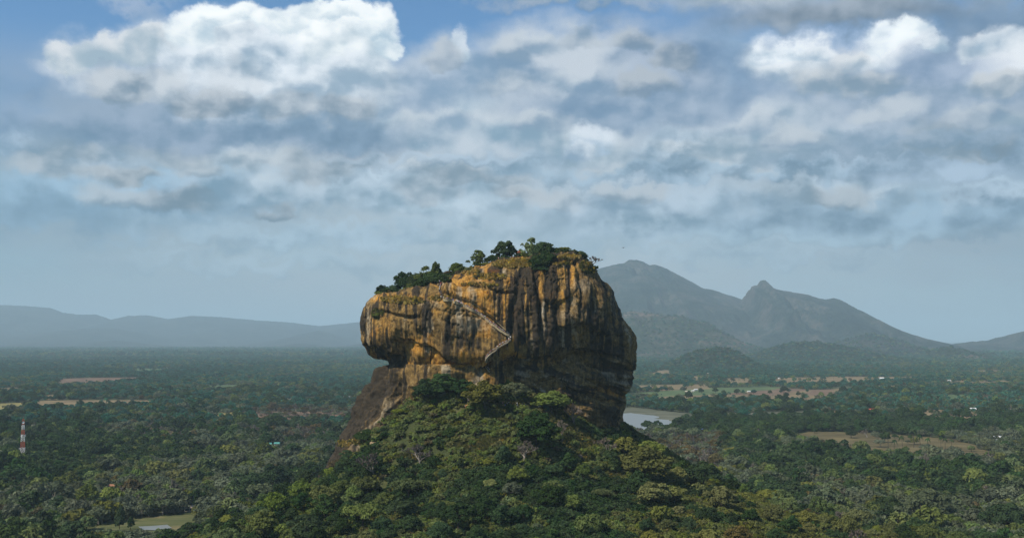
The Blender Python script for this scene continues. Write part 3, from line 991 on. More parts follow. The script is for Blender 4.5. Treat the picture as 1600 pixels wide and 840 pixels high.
# vertical clefts
for pts, dep, wid in [([(814, 425), (809, 450), (801, 490), (797, 520)], 1.8, 4.5), ([(834, 425), (838, 450), (843, 475), (846, 520)], 2.4, 3.0),
                      ([(843, 470), (846, 500), (848, 540)], 1.4, 2.2), ([(868, 470), (872, 500), (870, 535)], 2.4, 4.5), ([(902, 430), (905, 460), (900, 500)], 1.6, 3.0),
                      ([(957, 500), (953, 530), (952, 560)], 2.6, 4.0), ([(940, 440), (950, 475), (957, 500)], 1.8, 3.0), ([(952, 560), (958, 590), (960, 620)], 1.8, 4.0)]:
    p = np.array(pts, float)
    d = WX - np.interp(WY, p[:, 1], p[:, 0])
    disp += -1.5 * dep * np.exp(-(d / wid) ** 2) * window(WY, p[0, 1], p[-1, 1], 8) * front
# ribs of the spur on the tower side
for pts, h, wid in [([(606, 552), (592, 585), (570, 620), (556, 650)], 4.5, 9), ([(634, 560), (622, 585), (600, 625)], 2.6, 10), ([(556, 645), (540, 675), (530, 700)], 2.0, 7),
                    ([(583, 590), (567, 622), (560, 640)], 1.5, 5)]:
    p = np.array(pts, float)
    d = WX - np.interp(WY, p[:, 1], p[:, 0])
    disp += 1.0 * h * np.exp(-(d / wid) ** 2) * window(WY, p[0, 1], p[-1, 1], 10) * front
p = np.array([(618, 552), (606, 590), (580, 640)], float)
d = WX - np.interp(WY, p[:, 1], p[:, 0])
disp += -3.0 * np.exp(-(d / 8) ** 2) * window(WY, 552, 640, 8) * front
spur = sstep(552, 566, WY) * sstep(655, 605, PX) * front
_u = .85 * RX - .53 * RZ + 2.5 * fbm(RX / 14, RY / 14, RZ / 14, 3, 79)
rib = ridged(_u / 8.5, RY / 40, (.53 * RX + .85 * RZ) / 70, 3, 80, .5)
disp += spur * (3.0 * rib + fbm(RX / 4, RY / 4, RZ / 4, 4, 81) * .9)
edge = np.clip((1 - sv) / 0.03, 0, 1)[:, None]
disp = disp * edge
RX, RY, RZ = RX + NR[..., 0] * disp, RY + NR[..., 1] * disp, RZ + NR[..., 2] * disp

# --- mineral colour: dark water streaks, ochre, pale patches, plus sun and shade painted in
low = (sv < 0.46)[:, None] * np.ones_like(RX)
sx = RX + fbm(RX / 10, RY / 10, RZ / 40, 3, 30) * 1.6
stre = 0.045 + 1.5 * (fbm(sx / 3.2, RY / 25, RZ / 60, 4, 31) * 0.6 + fbm(sx / 1.2, RY / 12, RZ / 40, 3, 32) * 0.40 + fbm(RX / 18, RY / 18, RZ / 18, 3, 33) * 0.35)
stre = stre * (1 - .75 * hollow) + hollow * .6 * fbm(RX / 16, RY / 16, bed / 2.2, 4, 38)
stain_shade = sstep(-0.02, 0.24, stre)


def streak(pts, wid, soft=0.6):
    p = np.array(pts, float)
    d = np.abs(WX - np.interp(WY, p[:, 1], p[:, 0]))
    return sstep(wid * (1 + soft), wid * (1 - soft), d) * window(WY, p[0, 1], p[-1, 1], 10) * front


for pts, wid, k in [([(808, 428), (803, 455), (797, 490), (795, 525)], 6, .95), ([(830, 420), (836, 450), (842, 470)], 4.5, .9), ([(843, 465), (845, 490), (846, 540)], 3, .8),
                    ([(857, 480), (856, 505), (855, 545)], 5.5, .75), ([(868, 470), (872, 500), (870, 545)], 6, .9), ([(703, 500), (700, 530), (697, 560)], 7, .9), ([(720, 515), (719, 545)], 5, .85),
                    ([(729, 510), (731, 540)], 3, .8), ([(748, 522), (748, 545)], 3, .85), ([(676, 530), (685, 556)], 10, .6), ([(905, 420), (908, 470), (902, 520)], 6, .6),
                    ([(925, 430), (945, 480), (955, 520)], 10, .6), ([(700, 430), (694, 448)], 8, .5), ([(782, 420), (780, 445)], 5, .6), ([(740, 410), (743, 425)], 4, .5)]:
    stain_shade = np.maximum(stain_shade, k * streak(pts, wid) * (0.75 + 0.25 * np.clip(stre * 3 + .5, 0, 1)))
stain_shade = np.maximum(stain_shade, 0.85 * sstep(890, 965, PX) * sstep(-0.35, 0.12, stre) * front)  # darker towards the lagoon side
stain_shade = np.maximum(stain_shade, 0.45 * sstep(548, 560, WY) * sstep(775, 860, PX) * sstep(-0.25, 0.25, stre + fbm(RX / 12, RY / 12, RZ / 5, 3, 37) * .5))  # darker below the long overhang
stain_shade = np.maximum(stain_shade, 1.25 * sstep(556, 572, WY) * sstep(655, 605, PX) * (0.80 + .2 * sstep(-0.3, 0.2, stre)) * (1 - .7 * sstep(.25, .7, rib)))  # dark spur, with shade painted into the gaps between its ribs
ochre = sstep(-0.05, 0.45, fbm(RX / 14, RY / 14, RZ / 9, 4, 40)) * 0.55 * sstep(600, 560, WY) * (1 - .75 * sstep(840, 910, PX))
for cx, cy_, rx, ry, k in [(652, 537, 26, 13, 1.1), (676, 550, 20, 10, 1.1), (640, 562, 20, 6, .8), (706, 566, 14, 9, 1.1), (722, 568, 14, 9, 1.0), (727, 548, 7, 16, 1.1), (741, 556, 9, 14, 1.1), (754, 557, 13, 10, .95), (690, 566, 14, 8, 1.0),
                           (671, 521, 4, 7, .9), (600, 468, 26, 6, .9), (640, 468, 40, 7, .8), (690, 470, 30, 7, .7), (745, 462, 60, 6, .95), (790, 470, 14, 16, .9), (755, 440, 50, 9, .7), (730, 418, 60, 9, .8),
                           (862, 460, 22, 6, .9), (880, 468, 8, 5, 1.1), (842, 450, 7, 24, .6), (888, 430, 16, 28, .55), (895, 525, 14, 14, .6), (885, 540, 22, 6, .5), (860, 410, 26, 8, .6), (900, 405, 26, 7, .6),
                           (965, 615, 14, 12, .9), (935, 610, 30, 6, .7), (972, 505, 10, 10, .7), (590, 500, 4, 18, .7), (765, 590, 10, 14, .5), (700, 556, 50, 10, .4), (800, 595, 22, 9, .6), (605, 510, 22, 26, .35), (760, 480, 40, 14, .55)]:
    e = ((WX - cx) / rx) ** 2 + ((WY - cy_) / ry) ** 2
    ochre = np.maximum(ochre, k * np.exp(-e ** 1.5) * (0.65 + 0.5 * fbm(sx / 2.5, RY / 10, RZ / 14, 3, 44)) * front)
    if k >= 0.9 and cy_ > 515 and cx < 780:
        stain_shade = stain_shade * (1 - 0.97 * np.clip(1.3 * np.exp(-e ** 1.5), 0, 1) * front * sstep(0.55, 0.15, fbm(sx / 2.2, RY / 10, RZ / 30, 3, 45)))
pale = sstep(0.16, 0.5, fbm(sx / 6, RY / 20, RZ / 22, 5, 50)) * 0.6 * (1 - hollow)
pale = np.maximum(pale, .55 * spur * sstep(.35, .8, rib))  # sunlit rib crests painted pale
pale = np.maximum(pale, .75 * hollow * sstep(.35, .75, ridged(RX / 40, RY / 40, bed / 5.0, 3, 13)) * sstep(-.2, .3, fbm(RX / 9, RY / 9, RZ / 9, 3, 56)))  # sunlit edges of the bedding painted pale in the hollow
stain_shade = stain_shade * (1 - .5 * pale * hollow)
for cx, cy_, rx, ry, k in [(735, 505, 30, 12, .8), (849, 480, 4, 22, .95), (851, 515, 5, 26, .8), (675, 475, 20, 8, .55), (905, 450, 16, 14, .6), (920, 490, 22, 18, .5), (760, 510, 24, 8, .5),
                           (775, 480, 3, 26, .6), (633, 500, 4, 14, .5), (655, 470, 6, 8, .6), (885, 495, 16, 12, .5), (830, 500, 12, 20, .35), (597, 575, 6, 20, .5), (630, 600, 26, 16, .3), (700, 505, 20, 20, .3)]:
    e = ((WX - cx) / rx) ** 2 + ((WY - cy_) / ry) ** 2
    pale = np.maximum(pale, k * np.exp(-e ** 1.5) * (0.7 + 0.5 * fbm(sx / 2, RY / 8, RZ / 8, 3, 54)) * front)

rm, N, b = new_mat('streaked_gneiss', 0.88, 0.25)
tc = N.n('ShaderNodeTexCoord')
p = tc.outputs['Object']
A = lambda nm: N.n('ShaderNodeAttribute', attribute_name=nm).outputs['Fac']
grain = N.noise(p, 0.55, 8.0, 0.68)
vst = N.noise(N.vec('MULTIPLY', p, (1.0, 0.6, 0.07)), 0.75, 7.0, 0.68)
vst2 = N.noise(N.vec('MULTIPLY', p, (1.0, 0.6, 0.05)), 1.1, 6.0, 0.68)
base = N.ramp(N.math('ADD', N.math('MULTIPLY', grain, 0.55), N.math('MULTIPLY', vst, 0.45)),
              [(0.32, (0.018, 0.011, 0.005)), (0.44, (0.088, 0.053, 0.017)), (0.56, (0.225, 0.138, 0.040)), (0.72, (0.42, 0.295, 0.120))])
och = N.ramp(N.math('ADD', N.math('MULTIPLY', grain, 0.5), N.math('MULTIPLY', vst2, 0.5)), [(0.33, (0.17, 0.062, 0.009)), (0.5, (0.44, 0.205, 0.026)), (0.66, (0.68, 0.39, 0.075))])
pal = N.ramp(grain, [(0.3, (0.13, 0.105, 0.065)), (0.7, (0.44, 0.38, 0.28))])
col = N.mix(N.remap(N.math('ADD', A('ochre'), N.math('MULTIPLY', N.math('SUBTRACT', grain, 0.5), 0.9)), 0.1, 0.75), base, och)
col = N.mix(N.remap(N.math('ADD', A('pale'), N.math('MULTIPLY', N.math('SUBTRACT', grain, 0.5), 1.0)), 0.15, 0.9), col, pal)
vst3 = N.noise(N.vec('MULTIPLY', p, (1.0, 0.7, 0.035)), 1.9, 4.0, 0.6)
col = N.mix(N.math('MULTIPLY', N.remap(vst3, .60, .70), .65), col, (0.40, 0.32, 0.18))  # thin pale streaks painted in as lit crest lines
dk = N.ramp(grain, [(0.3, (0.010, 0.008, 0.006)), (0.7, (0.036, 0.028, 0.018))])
sfac = N.remap(N.math('ADD', A('stain_shade'), N.math('MULTIPLY', N.math('SUBTRACT', vst2, 0.5), 1.5)), 0.18, 0.80)
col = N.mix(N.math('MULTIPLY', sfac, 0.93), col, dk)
N.put(b.inputs['Base Color'], col)
bp = N.n('ShaderNodeBump')
bp.inputs['Distance'].default_value = 0.7
bp.inputs['Strength'].default_value = 0.75
N.put(bp.inputs['Height'], N.math('ADD', N.math('MULTIPLY', grain, 0.7), N.math('MULTIPLY', vst2, 0.5)))
N.t.links.new(bp.outputs[0], b.inputs['Normal'])

rv = np.stack([RX, RY, RZ], -1).reshape(-1, 3)
rf = grid_faces(nu, nv, True)
capc = len(rv)
rv = np.concatenate([rv, [rv[(nv - 1) * nu:(nv) * nu].mean(0)]])
capf = np.stack([(nv - 1) * nu + np.arange(nu), (nv - 1) * nu + (np.arange(nu) + 1) % nu, np.full(nu, capc), np.full(nu, capc)], 1)
rme = mesh_from('rock', rv, rf, [rm], True)
# close the crown with a small fan
bmx = bmesh.new()
bmx.from_mesh(rme)
bmx.verts.ensure_lookup_table()
for k in range(nu):
    bmx.faces.new((bmx.verts[(nv - 1) * nu + k], bmx.verts[(nv - 1) * nu + (k + 1) % nu], bmx.verts[capc])).smooth = True
bmesh.ops.recalc_face_normals(bmx, faces=bmx.faces)
bmx.to_mesh(rme)
bmx.free()
for nm, v in (('stain_shade', stain_shade), ('ochre', ochre), ('pale', pale)):
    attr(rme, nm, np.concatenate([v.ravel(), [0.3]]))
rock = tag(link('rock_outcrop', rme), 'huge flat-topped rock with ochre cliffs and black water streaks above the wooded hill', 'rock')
ROCK_BVH = BVHTree.FromPolygons([tuple(v) for v in rv], [tuple(f) for f in rf])


def rock_hit(px, py):
    """the point of the rock's face seen from the viewpoint in that direction, with its outward normal"""
    d = Vector(ray(px, py)).normalized()
    h = ROCK_BVH.ray_cast(Vector((0, 0, EYE)), d)
    if h[0] is None:
        return None, None
    n = h[1]
    if n.dot(d) > 0:
        n = -n
    return h[0], n


def rock_top(x, y):
    h = ROCK_BVH.ray_cast(Vector((x, y, 400)), Vector((0, 0, -1)))
    return h[0]

# ------------------------------------------------------------------ foliage and bark materials


def leaf_mat(name, dark, light, hue_var=0.02, val_var=0.35, tip=None, trans=0.22):
    m = bpy.data.materials.new(name)
    m.use_nodes = True
    t = m.node_tree
    t.nodes.clear()
    N = Net(t)
    tc = N.n('ShaderNodeTexCoord')
    oi = N.n('ShaderNodeObjectInfo')
    rnd = oi.outputs['Random']
    off = N.n('ShaderNodeCombineXYZ')
    N.put(off.inputs[0], N.math('MULTIPLY', rnd, 91.0))
    p = N.vec('ADD', tc.outputs['Object'], off.outputs[0])
    f = N.noise(p, 0.55, 3.0, 0.6)
    f2 = N.noise(p, 2.6, 2.0, 0.5)
    fac = N.remap(N.math('ADD', N.math('MULTIPLY', f, 0.6), N.math('MULTIPLY', f2, 0.4)), 0.34, 0.66)
    col = N.mix(fac, dark, light)
    if tip:
        col = N.mix(N.math('MULTIPLY', N.remap(f, 0.58, 0.75), 0.7), col, tip)
    hs = N.n('ShaderNodeHueSaturation')
    N.put(hs.inputs['Hue'], N.remap(rnd, 0, 1, 0.5 - hue_var, 0.5 + hue_var))
    r2 = N.math('FRACT', N.math('MULTIPLY', rnd, 17.31))
    r3 = N.math('FRACT', N.math('MULTIPLY', rnd, 53.77))
    N.put(hs.inputs['Value'], N.remap(r2, 0, 1, 1 - val_var, 1 + val_var))
    N.put(hs.inputs['Saturation'], N.remap(r3, 0, 1, 0.8, 1.1))
    N.put(hs.inputs['Color'], col)
    d = N.n('ShaderNodeBsdfDiffuse')
    tr = N.n('ShaderNodeBsdfTranslucent')
    ms = N.n('ShaderNodeMixShader')
    N.put(d.inputs['Color'], hs.outputs[0])
    N.put(tr.inputs['Color'], hs.outputs[0])
    ms.inputs[0].default_value = trans
    t.links.new(d.outputs[0], ms.inputs[1])
    t.links.new(tr.outputs[0], ms.inputs[2])
    o = N.n('ShaderNodeOutputMaterial')
    t.links.new(ms.outputs[0], o.inputs[0])
    return m


L_dense = leaf_mat('leaves_dark_green', (0.0189, 0.0416, 0.0146), (0.068, 0.1097, 0.036))
L_broad = leaf_mat('leaves_mid_green', (0.062, 0.092, 0.026), (0.185, 0.228, 0.066))
L_bright = leaf_mat('leaves_fresh_green', (0.080, 0.110, 0.022), (0.250, 0.280, 0.062), 0.025)
L_olive = leaf_mat('leaves_olive', (0.072, 0.0816, 0.0192), (0.204, 0.21, 0.054), 0.02)
L_grey = leaf_mat('leaves_grey_green', (0.0515, 0.0672, 0.0358), (0.168, 0.1926, 0.1075), 0.02)  # muted grey-green also stands in for cloud shade over the plain
L_rusty = leaf_mat('leaves_rusty', (0.0684, 0.057, 0.023), (0.1642, 0.1267, 0.049), 0.015)
L_teal = leaf_mat('leaves_haze_blue_green', (0.0175, 0.07, 0.045), (0.0575, 0.1625, 0.1), 0.02)  # teal tint of the distance haze put into the leaf colour
L_twig = leaf_mat('bare_twigs', (0.085, 0.068, 0.054), (0.210, 0.175, 0.145), 0.01, 0.25, None, 0.0)
L_gold = leaf_mat('dry_golden_grass', (0.28, 0.18, 0.035), (0.58, 0.42, 0.10), 0.015, 0.25)
L_grass = leaf_mat('green_gold_grass', (0.070, 0.078, 0.020), (0.190, 0.180, 0.052), 0.02, 0.3)
BARK = plain_mat('bark_brown', (0.075, 0.058, 0.042), 0.95, 0.1, 0.35, 2.0)
BARK_PALE = plain_mat('bark_pale', (0.26, 0.225, 0.19), 0.95, 0.1, 0.3, 2.0)

# ------------------------------------------------------------------ tree geometry


def tube(path, radii, sides=6):
    """tapered tube along a path -> verts, quads"""
    path = np.asarray(path, float)
    n = len(path)
    tan = np.gradient(path, axis=0)
    tan /= np.maximum(np.linalg.norm(tan, axis=1, keepdims=True), 1e-9)
    ref = np.where(np.abs(tan[:, 2:3]) > 0.9, np.array([[1.0, 0, 0]]), np.array([[0, 0, 1.0]]))
    u = np.cross(tan, ref)
    u /= np.linalg.norm(u, axis=1, keepdims=True)
    w = np.cross(tan, u)
    a = np.arange(sides) * 2 * PI / sides
    v = path[:, None] + np.asarray(radii, float)[:, None, None] * (np.cos(a)[None, :, None] * u[:, None] + np.sin(a)[None, :, None] * w[:, None])
    return v.reshape(-1, 3), grid_faces(sides, n, True)


def join(parts):
    V, Fc, k = [], [], 0
    for v, f in parts:
        V.append(v)
        Fc.append(f + k)
        k += len(v)
    return np.concatenate(V), np.concatenate(Fc)


def leaf_quads(pos, nrm, size, rng, stretch=1.5):
    n = len(pos)
    t = rng.normal(size=(n, 3))
    t -= nrm * (t * nrm).sum(1, keepdims=True)
    t /= np.maximum(np.linalg.norm(t, axis=1, keepdims=True), 1e-9)
    w = np.cross(nrm, t)
    s = size[:, None]
    a = pos - t * s * 0.5 * stretch
    b_ = pos + w * s * rng.uniform(.35, .55, (n, 1)) + nrm * s * .12
    c = pos + t * s * 0.5 * stretch
    d = pos - w * s * rng.uniform(.35, .55, (n, 1)) + nrm * s * .12
    V = np.stack([a, b_, c, d], 1).reshape(-1, 3)
    return V, np.arange(4 * n).reshape(n, 4)


def sphere_dirs(n, rng):
    d = rng.normal(size=(n, 3))
    return d / np.linalg.norm(d, axis=1, keepdims=True)


def tree_geo(seed, R, H, lobes, per, leaf, shape='round', fill=0.35, trunk_r=0.35, inner=True):
    """crown of leaf clumps carried on limbs. Returns (crown V,F), (trunk V,F)"""
    rng = np.random.default_rng(seed)
    zc = H - R * {'round': 0.80, 'umbrella': 0.42, 'tall': 1.15, 'shrub': 0.55}[shape]
    vz = {'round': 0.72, 'umbrella': 0.30, 'tall': 1.15, 'shrub': 0.55}[shape] * R
    cs, rs = [], []
    lobes, per = int(lobes * 1.55), per * 0.66
    golden = PI * (3 - 5 ** 0.5)
    for i in range(lobes):
        f = (i + 0.5) / lobes
        z = 1 - f * 1.45                                          # from the top down past the equator
        z = max(-0.45, z)
        rad = math.sqrt(max(0, 1 - z * z))
        a = i * golden + rng.uniform(-.4, .4)
        k = rng.uniform(0.45, 0.84) if rng.random() > .14 else rng.uniform(.9, 1.12)
        cs.append((R * rad * math.cos(a) * k, R * rad * math.sin(a) * k, zc + vz * z * rng.uniform(.60, .95)))
        rs.append(R * rng.uniform(.13, .33))
    cs, rs = np.array(cs), np.array(rs)
    pos, nr, sz = [], [], []
    for c_, r_ in zip(cs, rs):
        m = int(per * (r_ / (0.24 * R)) ** 2 * rng.uniform(.75, 1.2))
        d = sphere_dirs(m, rng)
        d[:, 2] = np.where(d[:, 2] < -0.35, -d[:, 2], d[:, 2])
        rad = r_ * (1 - fill * rng.random(m) ** 1.6) * (1 + 0.22 * vnoise(d[:, 0] * 2.1 + c_[0], d[:, 1] * 2.1 + c_[1], d[:, 2] * 2.1, seed))
        flat_ = np.array([1, 1, 0.72])
        pos.append(c_ + d * rad[:, None] * flat_)
        q_ = d + rng.normal(size=d.shape) * 0.45 + np.array([0, 0, .35])
        nr.append(q_ / np.linalg.norm(q_, axis=1, keepdims=True))
        sz.append(leaf * rng.uniform(.6, 1.35, m))
    # stray sprays that break the outline
    m = int(lobes * per * 0.10)
    d = sphere_dirs(m, rng)
    d[:, 2] = np.abs(d[:, 2]) * 1.0 - 0.15
    pos.append(np.array([0, 0, zc]) + d * np.array([R, R, vz]) * rng.uniform(.72, 1.08, (m, 1)))
    nr.append(d)
    sz.append(leaf * rng.uniform(.5, 1.0, m))
    crown = leaf_quads(np.concatenate(pos), np.concatenate(nr), np.concatenate(sz), rng)
    parts = []
    zt = zc - vz * 0.15
    lean = rng.uniform(-.06, .06, 2) * H
    if shape == 'shrub':
        for i in range(4):
            a = i * 1.6 + rng.uniform(0, .5)
            parts.append(tube([(0, 0, -.4), (.2 * R * math.cos(a), .2 * R * math.sin(a), .4 * H), (.5 * R * math.cos(a), .5 * R * math.sin(a), .75 * H)], [trunk_r, trunk_r * .7, trunk_r * .3], 5))
    else:
        parts.append(tube([(0, 0, -1.5), (0, 0, 0.0), (lean[0] * .5, lean[1] * .5, zt * .5), (lean[0], lean[1], zt), (lean[0], lean[1], zc + vz * .4)],
                          [trunk_r * 1.4, trunk_r * 1.15, trunk_r * .85, trunk_r * .7, trunk_r * .2], 7))
        for c_ in cs[::2]:
            s_ = np.array([lean[0] * .8, lean[1] * .8, zt * rng.uniform(.62, 1.0)])
            mid2 = (s_ + c_) / 2 + rng.normal(size=3) * .05 * R + np.array([0, 0, -.04 * R])
            parts.append(tube([s_, mid2, c_], [trunk_r * .5, trunk_r * .32, trunk_r * .12], 5))
    return crown, join(parts)


def bare_geo(seed, R, H, depth=5, twig=0.09, spread=0.62, trunk_r=0.32):
    """leafless tree: forking limbs, then a haze of fine twigs. Returns (twigs), (trunk and limbs)"""
    rng = np.random.default_rng(seed)
    limbs, twigs = [], []

    def grow(p, d, L, r_, k):
        d = d / np.linalg.norm(d)
        n_ = 4
        pts = [p]
        for i in range(n_):
            d = d + rng.normal(size=3) * .14 + np.array([0, 0, .06])
            d /= np.linalg.norm(d)
            pts.append(pts[-1] + d * L / n_)
        rr = np.linspace(r_, r_ * .62, n_ + 1)
        (limbs if k >= depth - 2 else twigs).append(tube(pts, rr, 6 if k >= depth - 2 else 4))
        if k == 0:
            return
        for i in range(3 if k > 1 else 4):
            a = rng.uniform(0, 2 * PI)
            v = d + spread * (1.15 if k >= depth - 1 else 1.0) * np.array([math.cos(a), math.sin(a), rng.uniform(-.25, .5)])
            s_ = pts[-1] if i else pts[-2]
            grow(s_, v, L * rng.uniform(.62, .84), max(twig, r_ * rng.uniform(.5, .66)), k - 1)

    grow(np.array([0, 0, -.8]), np.array([.03, .02, 1.0]), H * .30, trunk_r, depth)
    tw, lb = join(twigs), join(limbs)
    zmax = max(tw[0][:, 2].max(), 1)
    rmax = np.percentile(np.hypot(tw[0][:, 0], tw[0][:, 1]), 96)
    sc = np.array([R / rmax, R / rmax, H / zmax])
    return (tw[0] * sc, tw[1]), (lb[0] * sc, lb[1])


def palm_geo(seed, H=11.0, fronds=16, L=3.6):
    rng = np.random.default_rng(seed)
    parts = []
    bend = rng.uniform(-.6, .6, 2)
    top = np.array([bend[0], bend[1], H])
    path = [(bend[0] * t * t, bend[1] * t * t, -.8 + (H + .8) * t) for t in np.linspace(0, 1, 7)]
    trunk = tube(path, np.linspace(.24, .15, 7), 6)
    for i in range(fronds):
        a = i * 2.399 + rng.uniform(-.2, .2)
        el = rng.uniform(-.25, 1.0)
        dirv = np.array([math.cos(a) * math.cos(el), math.sin(a) * math.cos(el), math.sin(el)])
        side = np.array([-math.sin(a), math.cos(a), 0])
        n_ = 6
        V = []
        for j in range(n_ + 1):
            t = j / n_
            c_ = top + dirv * L * t + np.array([0, 0, -1.9 * t * t * L * .5])
            w = (.12 + .62 * math.sin(PI * min(1, t * .9 + .1))) * (1 - .75 * t * t)
            V += [c_ - side * w - np.array([0, 0, .30 * w]), c_, c_ + side * w - np.array([0, 0, .30 * w])]
        parts.append((np.array(V), grid_faces(3, n_ + 1)))
    return join(parts), trunk


def geo_mesh(name, g, mat, smooth=False):
    return mesh_from(name, g[0], g[1], [mat], smooth)


SPECIES = {}          # kind -> list of (crown mesh, trunk mesh, base radius, base height)


def species(kind, variants, leafm, barkm=BARK, crown_name='crown'):
    out = []
    for (cg, tg), R, H in variants:
        out.append((geo_mesh(crown_name, cg, leafm), geo_mesh('trunk', tg, barkm, True), R, H))
    SPECIES[kind] = out


species('dense', [(tree_geo(11, 6.0, 10.5, 24, 170, .62), 6.0, 10.5), (tree_geo(12, 5.6, 10.0, 19, 190, .60), 5.6, 10.0), (tree_geo(13, 5.0, 11.5, 26, 150, .60, 'tall'), 5.0, 11.5), (tree_geo(14, 6.4, 9.5, 30, 130, .58), 6.4, 9.5), (tree_geo(15, 5.4, 12.0, 18, 170, .62, 'tall'), 5.4, 12.0)], L_dense)
species('broad', [(tree_geo(21, 6.2, 10.5, 22, 150, .66), 6.2, 10.5), (tree_geo(22, 5.4, 9.5, 17, 165, .62), 5.4, 9.5), (tree_geo(23, 6.4, 9.5, 30, 120, .62), 6.4, 9.5), (tree_geo(24, 5.2, 11.0, 16, 150, .60, 'tall', .5), 5.2, 11.0), (tree_geo(25, 6.8, 9.0, 24, 110, .60, 'umbrella', .5), 6.8, 9.0)], L_broad)
species('bright', [(tree_geo(31, 5.2, 9.0, 18, 140, .62), 5.2, 9.0), (tree_geo(32, 4.6, 8.5, 22, 110, .58), 4.6, 8.5), (tree_geo(33, 4.4, 10.0, 16, 120, .56, 'tall', .55), 4.4, 10.0)], L_bright)
species('olive', [(tree_geo(41, 5.4, 8.5, 22, 120, .60), 5.4, 8.5), (tree_geo(42, 4.8, 8.0, 16, 130, .60), 4.8, 8.0), (tree_geo(43, 5.6, 7.5, 26, 90, .56, 'umbrella', .6), 5.6, 7.5)], L_olive)
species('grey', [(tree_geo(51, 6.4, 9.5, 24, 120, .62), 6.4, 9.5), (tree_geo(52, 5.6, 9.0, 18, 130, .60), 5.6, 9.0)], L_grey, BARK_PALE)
species('feather', [(tree_geo(61, 6.6, 8.5, 26, 105, .58, 'umbrella', .6), 6.6, 8.5), (tree_geo(62, 6.0, 8.0, 20, 110, .58, 'umbrella', .6), 6.0, 8.0)], L_bright)
species('rusty', [(tree_geo(71, 5.0, 8.0, 20, 100, .56, 'round', .6), 5.0, 8.0), (tree_geo(72, 4.6, 7.5, 16, 100, .56, 'round', .6), 4.6, 7.5)], L_rusty)
species('bare', [(bare_geo(81, 5.6, 8.5), 5.6, 8.5), (bare_geo(82, 5.0, 9.5), 5.0, 9.5)], L_twig, BARK_PALE, 'branches')
species('palm', [(palm_geo(91), 3.4, 11.5), (palm_geo(92, 9.5), 3.4, 10)], L_dense, BARK)
species('low_dense', [(tree_geo(111, 6.0, 7.6, 26, 150, .60), 6.0, 7.6), (tree_geo(112, 5.4, 7.4, 20, 160, .58), 5.4, 7.4)], L_dense)
species('low_broad', [(tree_geo(113, 5.6, 7.4, 22, 140, .60), 5.6, 7.4), (tree_geo(114, 5.0, 7.2, 18, 140, .56, 'tall'), 5.0, 7.2)], L_broad)
species('shrub', [(tree_geo(101, 2.6, 3.0, 12, 70, .46, 'shrub', .5, .10), 2.6, 3.0), (tree_geo(102, 2.2, 2.6, 10, 70, .44, 'shrub', .5, .10), 2.2, 2.6)], L_broad)
species('dark_shrub', [(tree_geo(103, 2.6, 3.2, 14, 80, .46, 'shrub', .5, .10), 2.6, 3.2), (tree_geo(104, 2.3, 2.9, 11, 80, .44, 'shrub', .5, .10), 2.3, 2.9)], L_dense)

# ------------------------------------------------------------------ scattering of things nobody could count
PROTO = bpy.data.collections.new('woodland_kinds')      # not linked to the scene


def scatter_tree(protos):
    """node group: instances picked from a hidden collection of meshes"""
    coll = bpy.data.collections.new('kinds')
    for i, me in enumerate(protos):
        coll.objects.link(bpy.data.objects.new('kind_%02d_plant' % i, me))
    ng = bpy.data.node_groups.new('scatter', 'GeometryNodeTree')
    ng.interface.new_socket('Geometry', in_out='INPUT', socket_type='NodeSocketGeometry')
    ng.interface.new_socket('Geometry', in_out='OUTPUT', socket_type='NodeSocketGeometry')
    n_ = ng.nodes
    gi_, go_ = n_.new('NodeGroupInput'), n_.new('NodeGroupOutput')
    ci = n_.new('GeometryNodeCollectionInfo')
    ci.inputs['Collection'].default_value = coll
    ci.inputs['Separate Children'].default_value = True
    ci.inputs['Reset Children'].default_value = True
    ip = n_.new('GeometryNodeInstanceOnPoints')
    ip.inputs['Pick Instance'].default_value = True

    def na(nm, typ):
        a = n_.new('GeometryNodeInputNamedAttribute')
        a.data_type = typ
        a.inputs['Name'].default_value = nm
        return [o for o in a.outputs if o.enabled and o.name == 'Attribute'][0]

    L_ = ng.links
    L_.new(gi_.outputs[0], ip.inputs['Points'])
    L_.new(ci.outputs[0], ip.inputs['Instance'])
    L_.new(na('pick', 'INT'), ip.inputs['Instance Index'])
    L_.new(na('turn', 'FLOAT_VECTOR'), ip.inputs['Rotation'])
    L_.new(na('size', 'FLOAT_VECTOR'), ip.inputs['Scale'])
    L_.new(ip.outputs[0], go_.inputs[0])
    return ng


def scatter(name, label, pts, size, pick, protos, rng, tilt=0.06, kind='stuff', cat=None):
    pts = np.asarray(pts, np.float32)
    n = len(pts)
    me = bpy.data.meshes.new(name)
    me.vertices.add(n)
    me.vertices.foreach_set('co', pts.ravel())
    a = me.attributes.new('pick', 'INT', 'POINT')
    a.data.foreach_set('value', np.asarray(pick, np.int32))
    a = me.attributes.new('turn', 'FLOAT_VECTOR', 'POINT')
    turn = np.stack([rng.normal(0, tilt, n), rng.normal(0, tilt, n), rng.uniform(0, 6.283, n)], 1).astype(np.float32)
    a.data.foreach_set('vector', turn.ravel())
    a = me.attributes.new('size', 'FLOAT_VECTOR', 'POINT')
    s_ = np.asarray(size, np.float32).reshape(n, -1)
    if s_.shape[1] == 1:
        s_ = s_ * np.stack([np.ones(n), np.ones(n), rng.uniform(.85, 1.2, n)], 1)
    a.data.foreach_set('vector', s_.astype(np.float32).ravel())
    me.update()
    o = link(name, me)
    md = o.modifiers.new('scatter', 'NODES')
    md.node_group = scatter_tree(protos)
    return tag(o, label, cat, None, kind)


def both(cg, tg, leafm, barkm=BARK, name='plant'):
    """crown and trunk in one mesh, for woods that read as one mass"""
    V, Fc = join([cg, tg])
    return mesh_from(name, V, Fc, [leafm, barkm], False, np.concatenate([np.zeros(len(cg[1])), np.ones(len(tg[1]))]))


